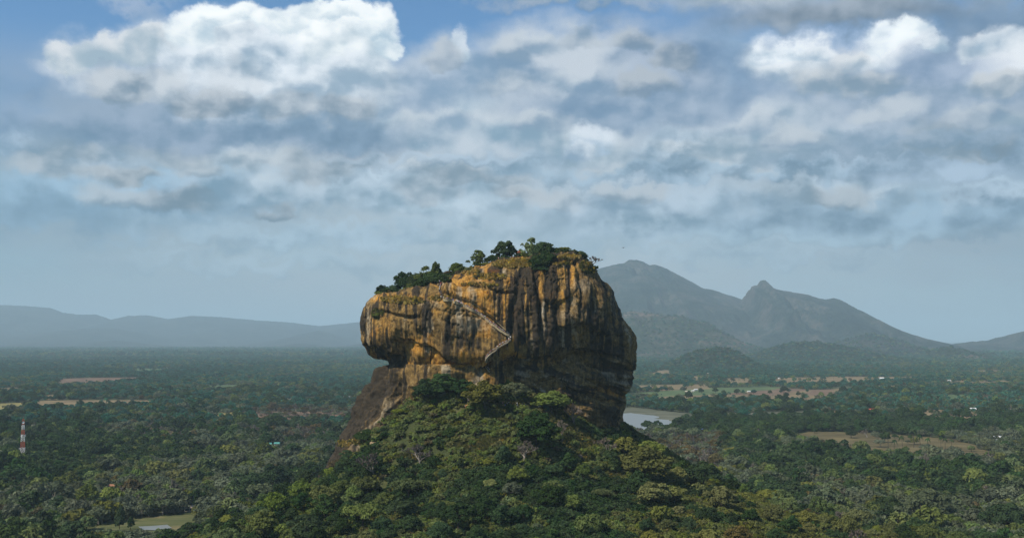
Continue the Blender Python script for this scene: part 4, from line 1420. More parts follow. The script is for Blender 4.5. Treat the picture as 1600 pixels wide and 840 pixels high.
# lighter trees for the mass of the plain
def tree_lite(seed, R, H, lobes, per, leaf, leafm, shape='round', barkm=BARK):
    return both(*tree_geo(seed, R, H, lobes, per, leaf, shape), leafm, barkm)


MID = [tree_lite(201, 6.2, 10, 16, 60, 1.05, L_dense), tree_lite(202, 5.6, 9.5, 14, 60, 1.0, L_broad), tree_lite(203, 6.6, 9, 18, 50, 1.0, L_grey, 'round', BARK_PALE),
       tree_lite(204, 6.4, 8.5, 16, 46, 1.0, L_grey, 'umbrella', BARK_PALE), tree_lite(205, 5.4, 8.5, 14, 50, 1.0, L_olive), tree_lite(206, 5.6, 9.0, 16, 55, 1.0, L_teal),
       both(*bare_geo(207, 5.4, 8.0, 4, .10), L_twig, BARK_PALE), tree_lite(208, 5.0, 8.0, 12, 50, 1.0, L_rusty), both(*palm_geo(209, 9.5), L_teal, BARK), tree_lite(210, 5.4, 9.5, 14, 55, 1.0, L_dense, 'tall')]
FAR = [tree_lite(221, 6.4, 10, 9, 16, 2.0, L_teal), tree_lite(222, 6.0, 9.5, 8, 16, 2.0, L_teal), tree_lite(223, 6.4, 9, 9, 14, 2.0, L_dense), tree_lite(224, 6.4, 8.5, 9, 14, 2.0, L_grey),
       tree_lite(225, 5.6, 8.5, 8, 14, 2.0, L_broad), tree_lite(226, 5.6, 8.5, 8, 14, 1.9, L_rusty), both(*palm_geo(227, 9.5, 10), L_teal, BARK)]

# ------------------------------------------------------------------ fields, clearings and the lagoon on the plain


def in_poly(x, y, poly):
    inside = np.zeros(np.shape(x), bool)
    n = len(poly)
    j = n - 1
    for i in range(n):
        xi, yi = poly[i][:2]
        xj, yj = poly[j][:2]
        c_ = ((yi > y) != (yj > y)) & (x < (xj - xi) * (y - yi) / (yj - yi + 1e-12) + xi)
        inside ^= c_
        j = i
    return inside


def ragged(poly, step, amp, seed):
    """outline with uneven edges"""
    rng = np.random.default_rng(seed)
    out = []
    n = len(poly)
    for i in range(n):
        a, b_ = np.array(poly[i][:2]), np.array(poly[(i + 1) % n][:2])
        L = np.linalg.norm(b_ - a)
        k = max(1, min(60, int(L / step)))
        nrm = np.array([-(b_ - a)[1], (b_ - a)[0]]) / max(L, 1e-6)
        for j in range(k):
            out.append(a + (b_ - a) * j / k + nrm * rng.uniform(-amp, amp) * (0.3 if j == 0 else 1))
    return out


def field_mat(name, c1, c2, c3, across=(0.02, 0.10)):
    m, N, b = new_mat(name, 0.95, 0.1)
    tc = N.n('ShaderNodeTexCoord')
    p = tc.outputs['Object']
    st = N.noise(N.vec('MULTIPLY', p, (across[0], across[1], 1)), 1.0, 6.0, 0.65)
    bl = N.noise(p, 0.018, 6.0, 0.6)
    f = N.math('ADD', N.math('MULTIPLY', st, 0.55), N.math('MULTIPLY', bl, 0.45))
    N.put(b.inputs['Base Color'], N.ramp(f, [(0.32, c1), (0.5, c2), (0.66, c3)]))
    return m


F_tan = field_mat('dry_field', (0.085, 0.064, 0.038), (0.18, 0.135, 0.072), (0.32, 0.24, 0.125))
F_gold = field_mat('yellow_field', (0.10, 0.085, 0.035), (0.22, 0.19, 0.07), (0.33, 0.28, 0.11))
F_brown = field_mat('brown_field', (0.050, 0.041, 0.019), (0.108, 0.087, 0.040), (0.20, 0.158, 0.070))
F_green = field_mat('green_field', (0.035, 0.060, 0.028), (0.080, 0.120, 0.050), (0.16, 0.19, 0.08))
F_red = field_mat('red_brown_field', (0.075, 0.050, 0.034), (0.15, 0.098, 0.064), (0.24, 0.165, 0.105))
F_lawn = field_mat('mown_lawn', (0.060, 0.070, 0.026), (0.100, 0.108, 0.042), (0.23, 0.17, 0.09), (0.05, 0.12))
F_marsh = field_mat('marsh_bank', (0.050, 0.062, 0.038), (0.100, 0.105, 0.068), (0.19, 0.18, 0.13))

FIELDS = []


def field(name, pts, mat, step=25.0, amp=5.0, z=0.06, keep=1.0):
    mid_y = sum(p[1] for p in pts) / len(pts)
    hide = 9.0 if mat is F_lawn else 11.0 if mat is F_brown else 8.0                                                 # trees on the near side hide this much height of the clearing
    pts = [(a, b_ + (hide * FOCAL / on_plain(a, b_)[1] if b_ > mid_y and keep > .6 else 0)) for a, b_ in pts]
    poly = [on_plain(*p) for p in pts]
    rg = ragged(poly, step, amp, len(FIELDS) + 5)
    me = bpy.data.meshes.new(name)
    b_ = bmesh.new()
    vs_ = [b_.verts.new((p[0], p[1], z)) for p in rg]
    f = b_.faces.new(vs_)
    if f.normal.z < 0:
        f.normal_flip()
    bmesh.ops.triangulate(b_, faces=[f])
    b_.to_mesh(me)
    b_.free()
    for pl in me.polygons:
        pass
    me.materials.append(mat)
    o = tag(link(name, me), None, None, None, 'structure')
    FIELDS.append((rg, keep))
    return o


Z = 0.05
FL = [
    ([(0, 630), (46, 628), (54, 633), (30, 640), (-40, 642), (-60, 634)], F_gold, 1.0), ([(50, 626), (120, 624.5), (246, 625), (244, 629), (150, 631), (62, 635), (48, 632)], F_tan, 1.0),
    ([(86, 592), (140, 590), (240, 589), (240, 592), (160, 595), (90, 598)], F_red, 1.0), ([(328, 646), (345, 643), (376, 644), (370, 647), (352, 648)], F_gold, .93),
    ([(388, 644), (440, 642), (548, 643), (560, 650), (540, 657), (450, 656), (400, 652)], F_red, .72), ([(70, 617), (90, 616), (90, 618), (72, 619)], F_tan, 1),
    ([(128, 818), (170, 812), (240, 806), (296, 804), (320, 808), (302, 818), (270, 828), (200, 832), (140, 828)], F_lawn, 1.0),
    ([(980, 620), (1060, 616), (1200, 612), (1330, 606), (1345, 612), (1230, 619), (1100, 621), (985, 625)], F_tan, .975), ([(985, 610), (1080, 606), (1230, 604), (1228, 609), (1090, 612), (984, 616)], F_green, .985),
    ([(984, 602), (1100, 600), (1110, 603), (1000, 606)], F_tan, .9),
    ([(1010, 592), (1040, 590), (1060, 591), (1030, 594)], F_tan, .9), ([(1078, 588), (1112, 586), (1112, 591), (1080, 593)], F_tan, .9), ([(1125, 591), (1172, 590), (1175, 594), (1128, 595)], F_tan, .95),
    ([(1215, 590), (1320, 588), (1445, 589), (1440, 592), (1330, 596), (1220, 598), (1205, 594)], F_tan, .95), ([(1060, 584), (1010, 583), (1030, 579), (1042, 578)], F_tan, 1.0),
    ([(1130, 610), (1230, 606), (1270, 609), (1200, 613)], F_red, .97), ([(1262, 609), (1300, 608), (1300, 614), (1264, 616)], F_red, .95),
    ([(1230, 681), (1262, 674), (1350, 676), (1440, 682), (1500, 687), (1560, 695), (1566, 703), (1500, 707), (1400, 701), (1310, 695), (1250, 688)], F_brown, .985),
    ([(1330, 644), (1400, 642), (1470, 640), (1552, 642), (1552, 649), (1500, 655), (1430, 652), (1350, 648)], F_tan, .80), ([(1545, 722), (1600, 720), (1640, 724), (1600, 728), (1550, 727)], F_brown, .9),
    ([(1130, 645), (1200, 643), (1262, 642), (1262, 646), (1190, 649), (1132, 650)], F_marsh, .9), ([(1196, 620), (1290, 617), (1330, 620), (1260, 624), (1200, 625)], F_tan, .93),
    ([(190, 672), (262, 670), (330, 673), (300, 678), (210, 678)], F_brown, .8), ([(300, 603), (372, 601), (420, 602), (360, 605), (306, 606)], F_green, .95), ([(-20, 607), (40, 605), (62, 607), (10, 610)], F_tan, .95),
    ([(180, 577), (260, 575), (300, 577), (220, 580)], F_green, .95), ([(420, 622), (500, 620), (530, 622), (450, 626)], F_marsh, .9), ([(1420, 618), (1500, 616), (1580, 618), (1500, 622)], F_green, .93),
    ([(1330, 604), (1400, 602), (1452, 604), (1380, 608)], F_tan, .93), ([(330, 567), (420, 566), (450, 567), (360, 569)], F_tan, .95), ([(60, 562), (150, 561), (170, 562.5), (90, 564)], F_green, .95),
    ([(1480, 579), (1560, 578), (1600, 579.5), (1500, 581)], F_tan, .93), ([(20, 664), (70, 662), (84, 665), (40, 668)], F_marsh, .9),
    ([(1268, 641), (1300, 640), (1330, 644), (1290, 646)], F_tan, .85), ([(1470, 594), (1580, 594), (1600, 598), (1480, 598)], F_tan, .7), ([(1474, 786), (1486, 776), (1494, 772), (1492, 781), (1484, 789)], F_tan, 1.0),
]
for pts, mat, keep in FL:
    far_ = abs(on_plain(*pts[0])[1])
    field('field', pts, mat, 12 + far_ * .012, 2 + far_ * .0035, Z, keep)
    Z += 0.012
# the lagoon and its marshy bank
field('marsh_bank', [(930, 646), (985, 636), (1040, 642), (1078, 647), (1100, 651), (1084, 654), (1066, 657), (1040, 664), (940, 668)], F_marsh, 25, 8, Z + .03, 1.0)
wm, N, b = new_mat('still_water', 0.30, 0.4)
b.inputs['Base Color'].default_value = (0.20, 0.21, 0.19, 1)
tc = N.n('ShaderNodeTexCoord')
bp = N.n('ShaderNodeBump')
bp.inputs['Distance'].default_value = 0.08
bp.inputs['Strength'].default_value = 0.5
N.put(bp.inputs['Height'], N.noise(N.vec('MULTIPLY', tc.outputs['Object'], (0.4, 0.1, 1)), 1.0, 4.0, 0.6))
N.t.links.new(bp.outputs[0], b.inputs['Normal'])
lag = field('water', [(930, 652), (985, 645), (1020, 649), (1030, 651), (1022, 654), (1046, 656), (1066, 658), (1040, 664), (1000, 667), (930, 668)], wm, 18, 5, Z + .08, 1.0)
lag['label'] = 'shallow grey lagoon with marshy banks beside the great rock'
pond = field('water', [(216, 823), (262, 820), (268, 825), (250, 829), (222, 828)], wm, 8, 1.2, Z + .05, .5)
pond['label'] = 'small pond at the edge of the lawn'

# ------------------------------------------------------------------ the mass of trees on the plain


def field_keep(x, y):
    k = np.ones(len(x))
    for poly, kp in FIELDS:
        p = np.array(poly)
        bb = (x > p[:, 0].min()) & (x < p[:, 0].max()) & (y > p[:, 1].min()) & (y < p[:, 1].max())
        ii = np.nonzero(bb)[0]
        if len(ii):
            ins = in_poly(x[ii], y[ii], poly)
            k[ii[ins]] = np.minimum(k[ii[ins]], 1 - kp)
    return k


def jitter_grid(y0, y1, cell, rng, margin=1.12):
    ys = np.arange(y0, y1, cell)
    P_ = []
    for y in ys:
        hw = 0.445 * margin * y + 30
        xs = np.arange(-hw, hw, cell)
        P_.append(np.stack([xs, np.full(len(xs), y)], 1))
    P_ = np.concatenate(P_)
    return P_ + rng.uniform(-.48, .48, P_.shape) * cell


# photo-measured bands of tone along the plain: (px range, py range, weights over the MID/FAR kinds)
SPOT_CLEAR = []          # (x, y, radius) kept free of trees
HOUSES = [  # photo x, y of the foot, width px, roof, walls, turn, label
    (176, 764, 15, 'orange', 'cream', .5, 'house with an orange tiled roof half hidden in the woods near the lawn'),
    (296, 798, 16, 'pink', 'white', .2, 'open pavilion with a pale pinkish roof at the end of the lawn'),
    (138, 645, 10, 'white', 'white', .1, 'white-roofed house among trees beyond the tower, nearest the yellow field'),
    (163, 645, 11, 'white', 'white', 0, 'middle one of the white-roofed houses among trees beyond the tower'),
    (181, 646, 7, 'white', 'cream', 0, 'smallest white-roofed house among trees beyond the tower'),
    (419, 697, 10, 'teal', 'white', .2, 'shed with a turquoise roof in the grey woods near the rock spur'),
    (433, 696, 8, 'teal', 'white', -.1, 'smaller turquoise-roofed shed towards the rock spur'),
    (544, 623, 14, 'white', 'white', .05, 'long white-roofed building in the green woods just beyond the rock spur'),
    (533, 624, 5, 'white', 'white', .3, 'small white shed next to the long building beyond the rock spur'),
    (1036, 608, 5, 'white', 'white', .1, 'white house on the tan fields nearest the great rock'), (1073, 613, 5, 'cream', 'cream', .3, 'cream house on the tan fields by the green strip'),
    (1087, 610, 6, 'white', 'white', .5, 'larger white house of the pair on the tan fields'), (1082, 612, 4, 'white', 'cream', .2, 'smaller white house of the pair on the tan fields'),
    (1158, 629, 6, 'white', 'white', 0, 'white house among the trees beyond the lagoon'), (1170, 613, 5, 'white', 'cream', .2, 'pale house at the far end of the tan fields'), (1108, 585, 7, 'cream', 'white', .1, 'cream house at the foot of the wooded knoll'),
    (1097, 674, 8, 'blue', 'white', .1, 'blue-roofed house in the dark trees near the lagoon'), (1212, 657, 6, 'white', 'white', .3, 'white house on the far edge of the dark tree belt'), (1208, 670, 5, 'white', 'white', .1, 'white house inside the dark tree belt'),
    (1468, 678, 5, 'white', 'white', .2, 'small white house at the far edge of the brown field'),
    (1361, 642, 9, 'red', 'red', .1, 'house with a bright red roof on the pale fields'), (1520, 641, 9, 'white', 'white', 0, 'long white roof among palms beyond the dark belt'), (1501, 644, 4, 'white', 'white', .4, 'small white shed beside the long white roof'),
    (1550, 686, 9, 'white', 'white', .2, 'white-roofed house at the end of the brown field'), (1566, 686, 10, 'white', 'cream', 0, 'white house behind the teal-walled one'), (1563, 692, 14, 'grey', 'teal', 0, 'teal-walled house at the end of the brown field'),
    (1582, 684, 11, 'white', 'cream', .1, 'outermost white-roofed house beyond the brown field'), (1598, 724, 6, 'white', 'white', .1, 'white house at the edge of the small brown field'), (1378, 592, 7, 'white', 'white', 0, 'white house on the pale strip under the hills'),
    (1480, 596, 10, 'white', 'white', 0, 'long pale building under the far blue ridge'), (1215, 592, 5, 'white', 'cream', 0, 'white house on the pale strip behind the lone round tree')]
for a in range(135, 305, 12):                                    # open ground in front of the lawn
    for b_ in (822, 830, 838, 846):
        hx, hy, _z = on_plain(a, b_)
        SPOT_CLEAR.append((hx, hy, 5))
for k_ in range(9):                                             # the tower stands in a small clearing
    hx, hy, _z = on_plain(35, 714)
    SPOT_CLEAR.append((hx * (hy - k_ * 9) / hy, hy - k_ * 9, 9))
for a, b_, w_, *_r in HOUSES:
    hx, hy, _z = on_plain(a, b_)
    rr_ = w_ * hy / FOCAL * .62 + 3
    for k_ in range(7):
        SPOT_CLEAR.append((hx * (hy - k_ * rr_ * .7) / hy, hy - k_ * rr_ * .7, rr_))
RESERVED = []            # single trees placed later


def tone(px, py, x, y, rng):
    """which kind grows where: dark belts, grey scrub, olive patches"""
    n = len(px)
    n1 = fbm(x / 160, y / 220, 0 * x, 3, 301)
    n2 = fbm(x / 60, y / 80, 0 * x, 3, 305)
    return n1, n2

# ------------------------------------------------------------------ where a sight line meets the ground
_MT = np.linspace(300, 3200, 5800)


def ground_hit(px, py):
    d = ray(px, py)
    Yv = _MT
    t = Yv / d[1]
    X, Zv = d[0] * t, EYE + d[2] * t
    h = hill_z(X, Yv)
    i = np.nonzero(Zv <= h)[0]
    if len(i) == 0:
        p = on_plain(px, py)
        return p
    i = i[0]
    return (float(X[i]), float(Yv[i]), float(h[i]))


TREES = []                 # dicts of the single trees


def plant(kind, x, y, z, s, variant=None, label=None, cat='tree', name='broadleaf_tree', rot=None, group=None, sz=None, tilt=(0, 0)):
    vs_ = SPECIES[kind]
    variant = (len(TREES) * 7 + 3) % len(vs_) if variant is None else variant % len(vs_)
    TREES.append(dict(kind=kind, x=x, y=y, z=z, s=s, v=variant, label=label, cat=cat, name=name, rot=rot, group=group, sz=sz or s, tilt=tilt))
    return TREES[-1]


def plant_at(kind, px, py, width_px, label, **kw):
    """single tree whose foot is seen at px, py and whose crown is width_px wide in the photograph"""
    x, y, z = ground_hit(px, py)
    v = kw.pop('variant', 0)
    R = SPECIES[kind][v % len(SPECIES[kind])][2]
    s = width_px * y / FOCAL / (2 * R)
    hk = kw.pop('h', 1.0)
    return plant(kind, x, y, z, s, v, label, sz=s * hk, **kw)


HG = 'trees on the wooded hill'
SG = 'trees and bushes on top of the rock'
plant_at('dense', 838, 706, 76, 'big dark round tree in the middle of the slope just downhill of the green hut', h=.95)
plant_at('bare', 898, 664, 52, 'grey leafless tree with a wide fan of twigs under the dark overhang', name='bare_tree', h=.85)
plant_at('bare', 948, 712, 34, 'whitish leafless tree against the dark lower corner of the rock', name='bare_tree', variant=1, h=.9)
plant_at('bare', 588, 745, 62, 'pale leafless tree with spreading twigs below the foot of the rock spur', name='bare_tree', h=.8)
plant_at('bare', 655, 728, 40, 'leafless tree with white limbs among green trees in the middle of the slope', name='bare_tree', variant=1, h=.9)
plant_at('bare', 730, 630, 40, 'small grey leafless tree close under the cliff path', name='bare_tree', h=.7)
plant_at('bare', 820, 726, 40, 'thin leafless tree on the grassy slope below the big dark round tree', name='bare_tree', variant=1, h=1.0)
plant_at('bare', 878, 690, 30, 'slender leafless tree on the yellow grass slope below the green hut', name='bare_tree', variant=1, h=1.2)
plant_at('bright', 1022, 795, 56, 'lime-green feathery tree on the shoulder of the hill towards the lagoon', h=.9)
plant_at('olive', 1008, 752, 76, 'big olive-brown bush-like tree at the corner where the rock meets the shoulder', h=.9)
plant_at('olive', 975, 716, 46, 'yellowish tree hard against the lower corner of the rock towards the lagoon', variant=1, h=.9)
plant_at('dense', 1098, 766, 62, 'dark green tree standing out on the skyline of the shoulder towards the lagoon', variant=1, h=.8)
plant_at('dense', 1062, 752, 46, 'dark tree behind the olive-brown bush-like tree on the shoulder', variant=0, h=.8)
plant_at('dense', 428, 776, 62, 'blackish green tree on the skyline of the hill towards the tower', h=.95)
plant_at('dense', 392, 786, 52, 'dark tree at the lower end of the hill skyline towards the tower', variant=1)
plant_at('broad', 862, 648, 62, 'wide green tree against the dark cliff above the green hut', h=.7)
plant_at('olive', 758, 640, 66, 'brownish olive tree below the foot of the cliff path', h=.85)
plant_at('grey', 805, 624, 50, 'pale grey-green tree between the cliff path and the green hut', variant=1, h=.7)
plant_at('dense', 692, 622, 58, 'dark green tree climbing the foot of the cliff below the orange patches', h=.62, variant=2)
plant_at('dense', 668, 632, 50, 'dark tree under the brown cliff beside the orange patches', h=.9)
plant_at('dense', 722, 626, 46, 'dark leafy tree beside the small grey leafless tree under the cliff', h=.8, variant=1)
plant_at('bright', 505, 800, 50, 'fresh green tree lit by the sun on the hill side below the rock spur', variant=0)
plant_at('bright', 470, 788, 40, 'small fresh green tree on the hill skyline next to the blackish tree', variant=1)
plant_at('bright', 412, 842, 52, 'fresh green tree low on the hill flank towards the lawn')
plant_at('grey', 1452, 822, 70, 'big domed grey-green tree on the plain next to the bare dirt patch', h=1.15, variant=0)
plant_at('bare', 1446, 824, 46, 'grey leafless tree in front of the big domed tree near the dirt patch', name='bare_tree', h=1.0)
plant_at('dense', 1388, 818, 46, 'round blackish tree on the plain in front of the big domed tree', h=1.1)
plant_at('dense', 1572, 838, 60, 'broad blackish tree at the bottom corner of the plain below the dirt patch', h=1.0)
plant_at('dense', 187, 832, 17, 'narrow dark tree standing at the edge of the lawn', variant=2, h=2.0)
plant_at('dense', 204, 828, 12, 'smaller narrow tree beside the dark one at the edge of the lawn', variant=2, h=1.5)
plant_at('olive', 1130, 800, 50, 'rusty olive tree on the shoulder below the dark skyline tree', variant=1)
for k, (a, b_, w) in enumerate([(1388, 700, 11), (1410, 700, 10), (1428, 699, 13), (1438, 700, 11), (1470, 702, 9), (1477, 702, 9), (1487, 704, 8), (1397, 706, 10), (1450, 706, 10)]):
    t_ = plant_at('palm', a, b_, w * 1.15, None, name='palm_tree', cat='palm tree', h=1.15, variant=k)
    t_['label'] = ['palm at the near edge of the brown field, %s of the row' % q for q in
                   ('first from the lagoon', 'third from the lagoon', 'tallest', 'just beside the tallest', 'third from the houses', 'second from the houses', 'nearest the houses', 'half hidden second', 'half hidden middle one')][k]
    t_['group'] = 'palms beside the brown field'
FIELD_TREES = [(1330, 684, 13, 'dense', 'lone dark tree in the middle of the brown field'), (1374, 686, 6, 'bare', 'small thin tree on the brown field'), (1398, 685, 7, 'dense', 'small bush at the far side of the brown field'),
               (1422, 686, 7, 'dense', 'small dark bush on the brown field nearest the houses'), (1438, 650, 17, 'dense', 'round dark tree on the pale fields beyond the dark tree belt'),
               (1412, 655, 20, 'dense', 'dark tree pair on the pale fields near the red roof'), (1500, 655, 17, 'dense', 'dark round tree on the pale fields near the long white roof'), (1225, 614, 11, 'teal_', 'lone round tree on the far green fields'),
               (1118, 614, 8, 'dense', 'round tree on the tan fields below the knoll'), (1152, 614, 7, 'dense', 'narrow tree on the tan fields below the knoll'), (1012, 672, 15, 'dense', 'dark tree standing in front of the lagoon water'),
               (92, 642, 14, 'dense', 'tree standing on the yellow field behind the tower'), (1035, 690, 12, 'dense', 'small dark tree at the near shore of the lagoon')]
for a, b_, w, k, lb in FIELD_TREES:
    k = 'dense' if k == 'teal_' else k
    plant_at(k, a, b_, w * 1.3, lb, name='bare_tree' if k == 'bare' else 'broadleaf_tree', h=.9)

# ------------------------------------------------------------------ the wood on the hill: single trees
rngH = np.random.default_rng(2024)
cand = np.stack([rngH.uniform(-200, 340, 26000), rngH.uniform(400, 690, 26000)], 1)
cz_ = hill_z(cand[:, 0], cand[:, 1])
cpx, cpy = project(cand[:, 0], cand[:, 1], cz_ + 5)
ok = (cz_ > 7) & (cpx > -30) & (cpx < 1640) & (cpy < 880)
cand, cz_, cpx, cpy = cand[ok], cz_[ok], cpx[ok], cpy[ok]
# keep what stands in front of the rock
GRASSY = [(870, 655, 24, 12), (905, 690, 30, 14), (880, 672, 22, 12), (800, 632, 40, 7), (851, 634, 16, 9), (740, 700, 36, 10), (770, 690, 30, 9), (780, 650, 16, 10), (640, 716, 20, 7), (560, 690, 26, 9), (905, 715, 24, 8), (955, 745, 24, 8)]
HILL_TREE_N = 235
placed = [(t['x'], t['y'], SPECIES[t['kind']][t['v']][2] * t['s']) for t in TREES]
n_h = 0
kn = fbm(cand[:, 0] / 40, cand[:, 1] / 40, 0 * cz_, 3, 401)
kn2 = fbm(cand[:, 0] / 17, cand[:, 1] / 17, 0 * cz_, 3, 402)
for i in range(len(cand)):
    if n_h >= HILL_TREE_N:
        break
    x, y = cand[i]
    px, py, z = cpx[i], cpy[i], cz_[i]
    if 115 < px < 300 and z < 22 and py > 790:
        continue
    if any(((px - a) / (rx * 1.2)) ** 2 + ((py + 6 - b_) / (ry * 1.3)) ** 2 < 1 for a, b_, rx, ry in GRASSY):
        continue
    # inside or behind the rock?
    d = Vector((x, y, z + 5)) - Vector((0, 0, EYE))
    h = ROCK_BVH.ray_cast(Vector((0, 0, EYE)), d.normalized())
    if h[0] is not None and h[3] < d.length + 2.0:
        continue
    r_ = rngH.random()
    upper = py < 690
    if upper:
        s = rngH.uniform(.40, .70)
    else:
        s = (rngH.uniform(.60, 1.0) if rngH.random() < .72 else rngH.uniform(1.0, 1.45)) * (1.0 if py > 740 else .85)
    a, b_ = kn[i], kn2[i]
    if px > 985:
        kind = ('olive' if b_ > .12 else 'bare' if r_ > .95 else 'rusty' if b_ < -.5 else 'broad' if a > .1 else 'dense' if r_ < .45 else 'olive' if r_ < .75 else 'bright')
    elif upper:
        kind = ('dense' if b_ > .16 else 'broad' if r_ < .42 else 'feather' if r_ < .62 else 'olive' if r_ < .76 else 'bright')
    elif px < 560:
        kind = ('bright' if b_ > .2 else 'dense' if a > -.05 else 'broad' if r_ < .6 else 'olive')
    else:
        kind = ('dense' if b_ + a > .08 else 'broad' if r_ < .55 else 'grey' if r_ < .70 else 'bright' if r_ < .82 else 'feather' if r_ < .93 else 'bare')
    v = int(rngH.integers(0, 5))
    R = SPECIES[kind][v % len(SPECIES[kind])][2] * s
    near = False
    for (qx, qy, qr) in placed:
        if (qx - x) ** 2 + (qy - y) ** 2 < ((0.60 if upper else 0.70) * (qr + R)) ** 2:
            near = True
            break
    if near:
        continue
    placed.append((x, y, R))
    plant(kind, x, y, z, s, v, None, name='bare_tree' if kind == 'bare' else 'broadleaf_tree', group=HG, sz=s * rngH.uniform(.85, 1.1))
    n_h += 1
print('hill trees', n_h)

# ------------------------------------------------------------------ the plain at the foot of the hill: the nearest trees one by one
rngP = np.random.default_rng(77)
pc = jitter_grid(700, 1010, 12.5, rngP, 1.04)
pz = hill_z(pc[:, 0], pc[:, 1])
ppx, ppy = project(pc[:, 0], pc[:, 1], pz + 4)
ok = (pz < 7) & (ppx > -15) & (ppx < 1615) & (ppy < 850) & (field_keep(pc[:, 0], pc[:, 1]) > rngP.random(len(pc)))
pc, pz, ppx, ppy = pc[ok], pz[ok], ppx[ok], ppy[ok]


def sightline_free(x, y, z):
    ts = np.linspace(.5, .985, 60)
    return bool(np.all(EYE + (z - EYE) * ts > hill_z(x * ts, y * ts) + 5.0))


order = np.argsort(pc[:, 1])
n_p = 0
STAND = []
n1p = fbm(pc[:, 0] / 90, pc[:, 1] / 110, 0 * pz, 3, 411)
for i in order:
    if n_p >= 60:
        break
    x, y = pc[i]
    if any((qx - x) ** 2 + (qy - y) ** 2 < (qr * .8 + 4) ** 2 for qx, qy, qr in placed[-400:]):
        continue
    if not sightline_free(x, y, pz[i] + 8):
        continue
    if any((qx - x) ** 2 + (qy - y) ** 2 < (qr + 6) ** 2 for qx, qy, qr in SPOT_CLEAR):
        continue
    r_ = rngP.random()
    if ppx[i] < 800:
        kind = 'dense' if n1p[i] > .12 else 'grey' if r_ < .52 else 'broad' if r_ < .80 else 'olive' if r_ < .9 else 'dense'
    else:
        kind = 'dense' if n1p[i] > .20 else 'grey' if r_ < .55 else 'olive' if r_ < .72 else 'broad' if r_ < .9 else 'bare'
    s = rngP.uniform(.85, 1.35)
    plant(kind, x, y, pz[i], s, int(rngP.integers(0, 5)), None, name='bare_tree' if kind == 'bare' else 'broadleaf_tree', group='trees on the plain at the foot of the hill', sz=s * rngP.uniform(.85, 1.05))
    placed.append((x, y, SPECIES[kind][0][2] * s))
    n_p += 1
print('plain trees', n_p)
SINGLE = np.array([(a, b_, c_) for a, b_, c_ in placed])

# ------------------------------------------------------------------ trees and bushes on the rock itself
ROCKP = [  # photo x, depth behind the rock's middle, kind, width px, height factor, label
    (748, -14, 'broad', 32, 1.2, 'small round tree with a bare trunk standing alone on the upper slope of the summit'), (790, -12, 'low_dense', 36, 1.15, 'round dark tree on the summit between the lone tree and the tent'),
    (770, -14, 'low_dense', 22, .8, 'dark bush on the summit edge in front of the round dark tree'),
    (829, -14, 'low_broad', 34, 1.5, 'tallest tree on the summit, lumpy and green, beside the tent'), (846, -16, 'low_dense', 34, 1.1, 'dark summit tree next to the tallest one'),
    (860, -12, 'low_broad', 24, 1.1, 'green tree on the summit above the dark cleft'), (880, -10, 'feather', 22, .8, 'thin flat-topped tree on the summit above the crack'),
    (893, -6, 'rusty', 22, .7, 'rusty bush on the summit near the edge towards the lagoon'), (908, -10, 'low_dense', 20, .9, 'dark bush on the summit edge above the grassy corner'),
    (925, 0, 'bare', 30, .8, 'leafless bush leaning out over the corner of the summit'), (873, -8, 'low_dense', 20, .8, 'small dark bush between the summit trees'),
    (597, 0, 'low_dense', 24, .9, 'lowest dark bush on the shoulder of the rock towards the tower'), (614, -4, 'low_dense', 24, .9, 'dark bush on the rock shoulder above the golden grass'),
    (633, -6, 'low_dense', 32, 1.25, 'spreading dark tree on the rock shoulder, outermost of the clump'), (650, -12, 'low_dense', 32, 1.1, 'dark dense tree in the middle of the shoulder clump'),
    (667, -14, 'low_broad', 34, 1.1, 'leafy tree of the shoulder clump beside the steep stairs'), (681, -10, 'low_broad', 18, 2.2, 'slim upright tree topping the shoulder clump at the stairs'),
    (640, -24, 'low_broad', 24, .8, 'green bush at the front of the shoulder clump above the golden grass'),
    (676, -24, 'low_dense', 28, .9, 'low dark bush in front of the shoulder clump'), (658, -26, 'low_dense', 24, .8, 'low round bush in front of the shoulder clump'), (714, -10, 'low_broad', 22, 1.1, 'bushy green shrub on the slope above the steep stairs'),
    (702, -12, 'rusty', 24, .5, 'brown dry bush above the steep stairs'), (733, -18, 'low_broad', 16, .7, 'small green bush below the lone summit tree'),
    (762, -20, 'olive', 24, .6, 'olive bush below the lone summit tree')]
for px, dy, kind, w, hk, lb in ROCKP:
    Y = ROCK_Y + dy
    x = at(px, 450, Y)[0]
    tp = rock_top(x, Y)
    if tp is None:
        continue
    R = SPECIES[kind][0][2]
    s = w * Y / FOCAL / (2 * R) * (1.22 if kind.startswith('low') else 1.08)
    shr = kind in ('dark_shrub', 'rusty') or 'bush' in lb or 'shrub' in lb
    plant(kind, x, Y, tp.z - .5, s, len(TREES), lb, 'bush' if shr else 'tree', 'bush' if shr else ('bare_tree' if kind == 'bare' else 'summit_tree'), None, None, s * hk * (1.05 if px < 690 else .92))
